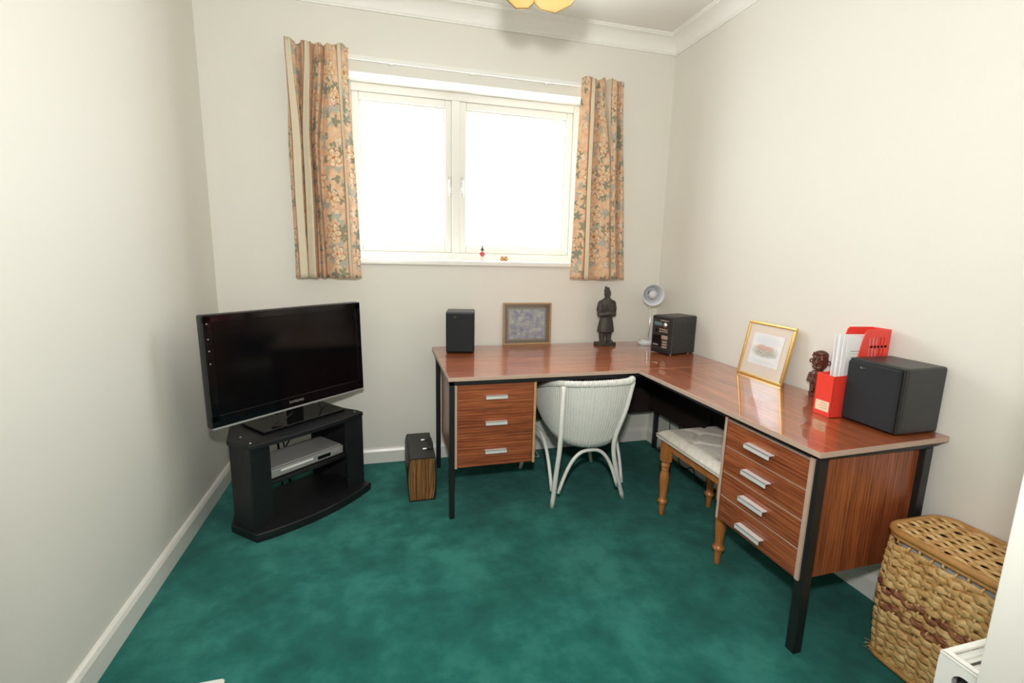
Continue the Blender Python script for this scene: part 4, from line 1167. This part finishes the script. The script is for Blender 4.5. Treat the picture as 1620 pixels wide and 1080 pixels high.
# ------------------------------------------------------------------ red magazine file and papers
mf = thing('magazine_file', 'red plastic magazine file with slotted sides on the desk return', 'file holder', (2.575, -1.589, T))
MY0, MY1, MX0, MX1 = -1.618, -1.543, 2.460, 2.695
def side_prof():
    return [(MX0, T), (MX1, T), (MX1, T + 0.328), (2.585, T + 0.330), (2.575, T + 0.322), (2.525, T + 0.175), (2.505, T + 0.160), (MX0, T + 0.158)]
def slotted(y0, y1):
    """tall side with rows of upright slots cut near its top: strips between the slots"""
    b = B()
    pr_ = side_prof()
    zs0, zs1 = T + 0.225, T + 0.300
    # solid lower portion and sloping front
    b.prism([(z, x) for x, z in [(MX0, T), (MX1, T), (MX1, zs0), (2.552, zs0), (2.532, T + 0.175), (2.515, T + 0.160), (MX0, T + 0.158)]], y0, y1, 1)
    b.prism([(z, x) for x, z in [(2.568, zs1), (MX1, zs1), (MX1, T + 0.328), (2.585, T + 0.330), (2.575, T + 0.322)]], y0, y1, 1)
    b.prism([(z, x) for x, z in [(2.552, zs0), (2.598, zs0), (2.598, zs1), (2.568, zs1)]], y0, y1, 1)
    x = 2.604
    for k in range(5):
        b.prism([(z, xx) for xx, z in [(x, zs0), (x + 0.010, zs0), (x + 0.010, zs1), (x, zs1)]], y0, y1, 1)
        x += 0.0165
    b.prism([(z, xx) for xx, z in [(2.598, zs0 + 0.036), (2.683, zs0 + 0.036), (2.683, zs0 + 0.044), (2.598, zs0 + 0.044)]], y0, y1, 1)
    b.prism([(z, xx) for xx, z in [(2.681, zs0), (MX1, zs0), (MX1, zs1), (2.681, zs1)]], y0, y1, 1)
    return b
slotted(MY0, MY0 + 0.0025).build('side_panel', 'red', mf, world=True)
slotted(MY1 - 0.0025, MY1).build('side_panel', 'red', mf, world=True)
B().box((MX0, MY0, T), (MX0 + 0.0025, MY1, T + 0.158)).build('front_panel', 'red', mf, world=True, bevel=0.001)
B().box((MX1 - 0.0025, MY0, T), (MX1, MY1, T + 0.328)).build('rear_panel', 'red', mf, world=True, bevel=0.001)
B().box((MX0, MY0, T), (MX1, MY1, T + 0.0025)).build('bottom', 'red', mf, world=True)
lb = B().box((MX0 - 0.0012, -1.610, T + 0.020), (MX0, -1.554, T + 0.058)).build('label_card', 'label', mf, world=True)
for k in range(3):
    B().box((MX0 - 0.0016, -1.603, T + 0.030 + k * 0.009), (MX0 - 0.0012, -1.575 + 0.006 * (k % 2), T + 0.032 + k * 0.009)).build('faded_text', 'oak_edge', lb, world=True)
B().box((2.466, MY0 - 0.0012, T + 0.022), (2.476, MY0, T + 0.055)).build('label_holder', 'red', mf, world=True)
for k, (ya, dx, dz, ln) in enumerate(((-1.613, 0.0, 0.0, 0.135), (-1.602, -0.006, 0.005, 0.165), (-1.591, 0.004, 0.002, 0.16), (-1.580, -0.004, 0.008, 0.16), (-1.567, 0.003, 0.004, 0.17), (-1.555, -0.002, 0.001, 0.16))):
    lbl = ('front sheet of printed letter paper standing in the red file', 'second paper wad back from the speaker in the red file', 'third paper wad in the red file', 'fourth paper wad, the tallest in the red file', 'fifth paper wad in the red file, next to the rearmost', 'rearmost paper wad in the red file, nearest the wooden figure')[k]
    p = B()
    x0 = 2.500 + dx + 0.007 * k * 0.4; z1 = T + 0.300 + dz
    th = 0.0012 if k == 0 else 0.004
    p.prism([(T + 0.003, x0), (T + 0.003, x0 + ln), (z1 - 0.004, x0 + ln), (z1, x0)], ya, ya + th, 1)
    po = p.build('paper_sheets', 'paper', None)
    po.location = (0, 0, 0)
    tag(po, lbl, 'paper', 'papers in the red file')
    if k == 0:
        for zz, xa, xb, hh in ((0.248, 0.020, 0.085, 0.003), (0.240, 0.012, 0.125, 0.0012), (0.228, 0.022, 0.120, 0.0012), (0.221, 0.022, 0.112, 0.0012), (0.206, 0.022, 0.070, 0.0015), (0.199, 0.022, 0.075, 0.0015), (0.188, 0.022, 0.110, 0.0012), (0.181, 0.022, 0.105, 0.0012), (0.168, 0.050, 0.090, 0.010)):
            B().box((x0 + xa, ya - 0.0004, T + zz), (x0 + xb, ya, T + zz + hh)).build('printed_line', 'print_grey', po)

# ------------------------------------------------------------------ window sill ornaments
fg = thing('soldier_figurine', 'tiny painted figurine with black hat and red coat on the window sill', 'figurine', (1.492, 0.085, WZ0 + 0.018))
B().lathe([(0.010, 0), (0.010, 0.004), (0.0085, 0.006), (0.009, 0.018), (0.0075, 0.030), (0.0, 0.031)], (0, 0, 0), 14).build('base', 'fig_white', fg)
B().lathe([(0.008, 0.029), (0.0125, 0.036), (0.0125, 0.046), (0.009, 0.056), (0.0, 0.057)], (0, 0, 0), 14).build('coat', 'fig_red', fg)
for s in (-1, 1): B().tube(spline([(s * 0.010, 0, 0.054), (s * 0.0145, -0.002, 0.044), (s * 0.009, -0.010, 0.040)], 8), 0.0032, 6).build('arm', 'fig_red', fg)
B().ball((0, -0.001, 0.063), (0.0072, 0.0072, 0.008)).build('head', 'fig_flesh', fg)
B().lathe([(0.0085, 0.066), (0.013, 0.069), (0.009, 0.073), (0.006, 0.080), (0.0022, 0.086), (0.0045, 0.090), (0.003, 0.096), (0.0, 0.097)], (0, 0, 0), 14).build('hat', 'fig_black', fg)
for dx, lab, mm in ((-0.011, 'tiny tan pottery owl on the window sill, the one nearer the painted figurine', 'fig_dark'), (0.013, 'tiny tan pottery owl on the window sill, the one nearer the right curtain', 'fig_brown')):
    ow = thing('owl_ornament', lab, 'ornament', (1.634 + dx, 0.085, WZ0 + 0.018), group='tiny owls on the sill')
    B().lathe([(0.007, 0), (0.0095, 0.005), (0.010, 0.014), (0.008, 0.021), (0.0095, 0.026), (0.007, 0.033), (0.0, 0.035)], (0, 0, 0), 12).build('body', 'fig_brown', ow)
    for s in (-1, 1):
        B().ball((s * 0.0038, -0.0085, 0.027), (0.0028, 0.0015, 0.0028), 8).build('eye', 'fig_dark', ow)
        B().lathe([(0.003, 0), (0.0, 0.006)], (s * 0.006, 0, 0.031), 8).build('ear', mm, ow)
        B().ball((s * 0.0095, 0, 0.014), (0.003, 0.006, 0.009), 8).build('wing', mm, ow)

# ------------------------------------------------------------------ wicker hamper
HX0, HX1, HY0, HY1, HT = 2.440, 2.695, -2.385, -1.885, 0.445
hm = thing('wicker_hamper', 'woven rush laundry hamper with cane-rimmed lid beside the desk return', 'hamper', ((HX0 + HX1) / 2, (HY0 + HY1) / 2, 0))
def ring(z, n, grow=0.0):
    k = 0.010 * math.sin(PI * z / HT) + grow
    pts = rrect(HX0 - k + 0.006, HY0 - k, HX1 + min(k, 0.003), HY1 + k, 0.055, 8)
    # resample evenly
    P = [Vector((x, y, z)) for x, y in pts]; P.append(P[0])
    L = [0]
    for a, c in zip(P, P[1:]): L.append(L[-1] + (c - a).length)
    out = []; j = 0
    for i in range(n):
        d = L[-1] * i / n
        while L[j + 1] < d: j += 1
        t = (d - L[j]) / max(1e-9, L[j + 1] - L[j])
        out.append(P[j].lerp(P[j + 1], t))
    return out
NS = 44; SEG = 6
wb = B(); wd = B(); stk = B()
NR = 30
rnd = random.Random(5)
for r_ in range(NR):
    z = 0.022 + (HT - 0.050) * (r_ + 0.5) / NR
    P = ring(z, NS * SEG)
    n = len(P); pts = []; rad = []
    cx_, cy_ = (HX0 + HX1) / 2, (HY0 + HY1) / 2
    jit = [rnd.uniform(-1, 1) for _ in range(NS + 1)]
    for i, p in enumerate(P):
        ta = (P[(i + 1) % n] - P[i - 1]).normalized()
        nn = Vector((ta.y, -ta.x, 0))
        ph = PI * i / SEG + PI * (r_ % 2)
        k = i // SEG
        pts.append(p + nn * (0.0055 * math.sin(ph)) + Vector((0, 0, 0.0026 * math.sin(ph * 0.5 + 1.1 * r_) + 0.0016 * jit[k])))
        rad.append(0.0088 * (0.84 + 0.30 * abs(math.sin(ph * 0.5 + 0.4)) + 0.10 * jit[k]))
    (wd if r_ in (13, 14, 17, 18) else wb).tube(pts, rad, 6, closed=True, sq=(1.25, 0.45))
for k in range(NS):
    pts = []
    for j in range(NR * 2 + 1):
        z = 0.012 + (HT - 0.014) * j / (NR * 2)
        p = ring(z, NS * 2)[2 * k + 1]
        q_ = ring(z, NS * 2)
        ta = (q_[(2 * k + 2) % (2 * NS)] - q_[2 * k]).normalized()
        nn = Vector((ta.y, -ta.x, 0))
        pts.append(p + nn * 0.0062 * (1 if (j // 2 + k) % 2 else -1) * (-1) )
    stk.tube(pts, 0.0042, 5, sq=(1.0, 0.8))
wb.build('weave', 'wicker', hm, world=True, kind='stuff')
wd.build('dark_weave_bands', 'wicker_dark', hm, world=True, kind='stuff', label='two reddish brown woven bands')
stk.build('stakes', 'wicker', hm, world=True, kind='stuff')
ln = B(); P = [ring(0.01 + (HT - 0.012) * j / 8, 60, -0.010) for j in range(9)]
ln.grid(lambda u, v: P[round(v * 8)][round(u * 60) % 60], 60, 8, wrapu=True)
ln.build('lining', 'lining', hm, world=True, solid=0.002)
B().tube(ring(0.014, 90, 0.004), 0.010, 8, closed=True).build('base_rim', 'cane', hm, world=True)
lidz = HT + 0.012
lidr = ring(lidz, 100, 0.004)
lo = B().tube(lidr, 0.0115, 10, closed=True).build('lid_rim', 'cane', hm, world=True)
B().tube([p + Vector((0, 0, -0.017)) for p in ring(lidz, 100, 0.003)], 0.0070, 8, closed=True).build('lid_lower_rim', 'cane', hm, world=True)
B().prism(rrect(HX0 + 0.012, HY0 + 0.006, HX1 - 0.004, HY1 - 0.006, 0.05, 5), lidz - 0.012, lidz - 0.006).build('lid_shade_sheet', 'gap_shade', hm, world=True)  # added black sheet, paints the shade in the gaps of the lid weave
lw = B(); lw2 = B()
NLX = 15
for k in range(NLX):
    x = HX0 + 0.018 + (HX1 - HX0 - 0.026) * (k + 0.5) / NLX
    pts = []; rad = []
    e = min(x - HX0, HX1 - x)
    cut = 0.055 - math.sqrt(max(0, 0.055 ** 2 - (0.055 - min(e, 0.055)) ** 2)) + 0.006
    ya, yb = HY0 + cut, HY1 - cut
    NYY = 110
    for j in range(NYY + 1):
        y = ya + (yb - ya) * j / NYY
        ph = (y - HY0) / 0.036 * PI + PI * (k % 2)
        s_ = math.sin(ph)
        pts.append((x + 0.0028 * math.cos(ph * 0.5 + k * 1.7), y, lidz + 0.002 + 0.0042 * s_))
        rad.append(0.0082 * (0.74 + 0.34 * abs(math.sin(ph * 0.5))))
    lw.tube(pts, rad, 6, sq=(0.55, 1.15))
y = HY0 + 0.03
while y < HY1 - 0.02:
    e = min(y - HY0, HY1 - y)
    cut = 0.055 - math.sqrt(max(0, 0.055 ** 2 - (0.055 - min(e, 0.055)) ** 2)) + 0.006
    lw2.tube([(HX0 + cut + 0.005, y, lidz), (HX1 - cut, y, lidz)], 0.003, 5)
    y += 0.036
lw.build('lid_weave', 'wicker', lo, world=True, kind='stuff')
lw2.build('lid_ribs', 'wicker', lo, world=True, kind='stuff')
fz = B()
for k in range(16):
    a = rnd.uniform(R(80), R(190)); z = rnd.uniform(0.006, 0.04)
    p = Vector((HX0 - 0.004 + rnd.uniform(0, .02), HY1 - 0.03 + rnd.uniform(-.02, .03), z))
    d_ = Vector((math.cos(a), math.sin(a) * .6, rnd.uniform(-.2, .5))) * rnd.uniform(0.01, 0.025)
    fz.tube([p, p + d_], 0.0008, 4)
fz.build('frayed_ends', 'wicker', hm, world=True, kind='stuff')

# ------------------------------------------------------------------ radiator on the near wall
ra = thing('radiator', 'white panel radiator on the near wall at the lower right corner', 'radiator', (2.15, -2.51, 0.15))
RX0, RX1, RY0, RY1, RZ0, RZ1 = 1.785, 2.56, -2.552, -2.450, 0.15, 0.65
for ya, yb in ((RY0 + 0.004, RY0 + 0.020), (RY1 - 0.020, RY1 - 0.004)):
    b = B(); b.box((RX0 + 0.004, ya, RZ0), (RX1 - 0.004, yb, RZ1 - 0.012))
    for k in range(18):
        x = RX0 + 0.035 + k * 0.0415
        yy = yb if yb > -2.5 else ya
        b.tube([(x, yy, RZ0 + 0.03), (x, yy, RZ1 - 0.05)], 0.010, 8, sq=(0.4, 1.0) if True else None)
    b.build('panel', 'white', ra, world=True, bevel=0.003)
for x0, x1 in ((RX0, RX0 + 0.0025), (RX1 - 0.0025, RX1)):
    m_ = B()
    # end cover with a round valve opening
    cy, cz, rr = -2.490, 0.612, 0.017
    rect = [(RY0, RZ0), (RY1, RZ0), (RY1, RZ1), (RY0, RZ1)]
    N = 32
    outer = []; inner = []
    for k in range(N):
        a = 2 * PI * k / N + PI / 4
        dx, dz = math.cos(a), math.sin(a)
        ts = []
        if dx > 1e-6: ts.append((RY1 - cy) / dx)
        if dx < -1e-6: ts.append((RY0 - cy) / dx)
        if dz > 1e-6: ts.append((RZ1 - cz) / dz)
        if dz < -1e-6: ts.append((RZ0 - cz) / dz)
        t = min(ts); outer.append((cy + dx * t, cz + dz * t)); inner.append((cy + dx * rr, cz + dz * rr))
    vs_ = [(x0, a, c) for a, c in outer] + [(x0, a, c) for a, c in inner] + [(x1, a, c) for a, c in outer] + [(x1, a, c) for a, c in inner]
    fs_ = []
    for k in range(N):
        l = (k + 1) % N
        fs_ += [(k, l, N + l, N + k), (2 * N + k, 2 * N + l, 3 * N + l, 3 * N + k), (N + k, N + l, 3 * N + l, 3 * N + k), (k, l, 2 * N + l, 2 * N + k)]
    m_._add(vs_, fs_)
    m_.build('end_cover', 'white', ra, world=True)
B().lathe([(0.016, 0), (0.016, 0.012), (0.009, 0.014), (0.009, 0.02), (0, 0.02)], (RX0 + 0.02, -2.490, 0.612), 6, Matrix.Rotation(R(-90), 4, 'Y')).build('plug', 'black_plastic', ra, world=True)
gr = B()
gr.box((RX0 - 0.0005, RY0, RZ1 - 0.006), (RX0 + 0.016, RY1, RZ1)); gr.box((RX1 - 0.016, RY0, RZ1 - 0.006), (RX1, RY1, RZ1))
gr.box((RX0 + 0.016, RY0, RZ1 - 0.006), (RX1 - 0.016, RY0 + 0.010, RZ1)); gr.box((RX0 + 0.016, RY1 - 0.010, RZ1 - 0.006), (RX1 - 0.016, RY1, RZ1))
gro = gr.build('top_grille', 'white', ra, world=True, bevel=0.0015)
ny = 6
for k in range(1, ny):
    y = RY0 + 0.010 + (RY1 - RY0 - 0.020) * k / ny
    m_ = Matrix.Translation((0, y, RZ1 - 0.008)) @ Matrix.Rotation(R(-28), 4, 'X')
    B().box((RX0 + 0.012, -0.0058, -0.0012), (RX1 - 0.012, 0.0058, 0.0012), m_).build('slat', 'white', gro, world=True)
for k in range(1, 7):
    x = RX0 + 0.012 + k * 0.118
    B().box((x - 0.002, RY0 + 0.006, RZ1 - 0.0075), (x + 0.002, RY1 - 0.006, RZ1 - 0.001)).build('cross_bar', 'white', gro, world=True)
for x in (1.95, 2.40):
    B().box((x, RL + 0.001, 0.30), (x + 0.03, RY0 + 0.006, 0.55)).build('wall_bracket', 'white', ra, world=True)
for x in (RX0 + 0.03, RX1 - 0.03):
    B().tube([(x, -2.50, 0.0), (x, -2.50, 0.16)], 0.0075, 8).build('pipe', 'white', ra, world=True)

# ------------------------------------------------------------------ odds and ends on the floor
sh = thing('white_card', 'flat white card with a rounded corner lying on the carpet near the left wall', 'card', (0.34, -1.60, 0))
B().prism(rrect(0.26, -1.70, 0.386, -1.512, 0.012, 4), 0.0, 0.006).build('sheet', 'white', sh, world=True, bevel=0.001)
wc = thing('white_cable', 'thin white cable looped on the carpet behind the woven chair', 'cable', (1.78, -0.12, 0))
B().tube(spline([(1.66, -0.055, 0.08), (1.72, -0.07, 0.04), (1.79, -0.10, 0.004), (1.84, -0.14, 0.004), (1.83, -0.09, 0.03), (1.86, -0.04, 0.09)], 40), 0.0022, 6).build('lead', 'white_cable', wc, world=True)
bc = thing('mains_leads', 'tangle of black leads on the carpet behind the stool', 'cable', (2.64, -0.6, 0))
for p in ([(2.69, -0.30, 0.35), (2.66, -0.36, 0.12), (2.64, -0.46, 0.02), (2.655, -0.58, 0.03), (2.66, -0.72, 0.006), (2.67, -0.9, 0.006)], [(2.695, -0.40, 0.40), (2.675, -0.44, 0.10), (2.65, -0.52, 0.012), (2.67, -0.60, 0.05), (2.645, -0.68, 0.012), (2.68, -0.76, 0.03)]):
    B().tube(spline(p, 40), 0.003, 6).build('lead', 'cable', bc, world=True)
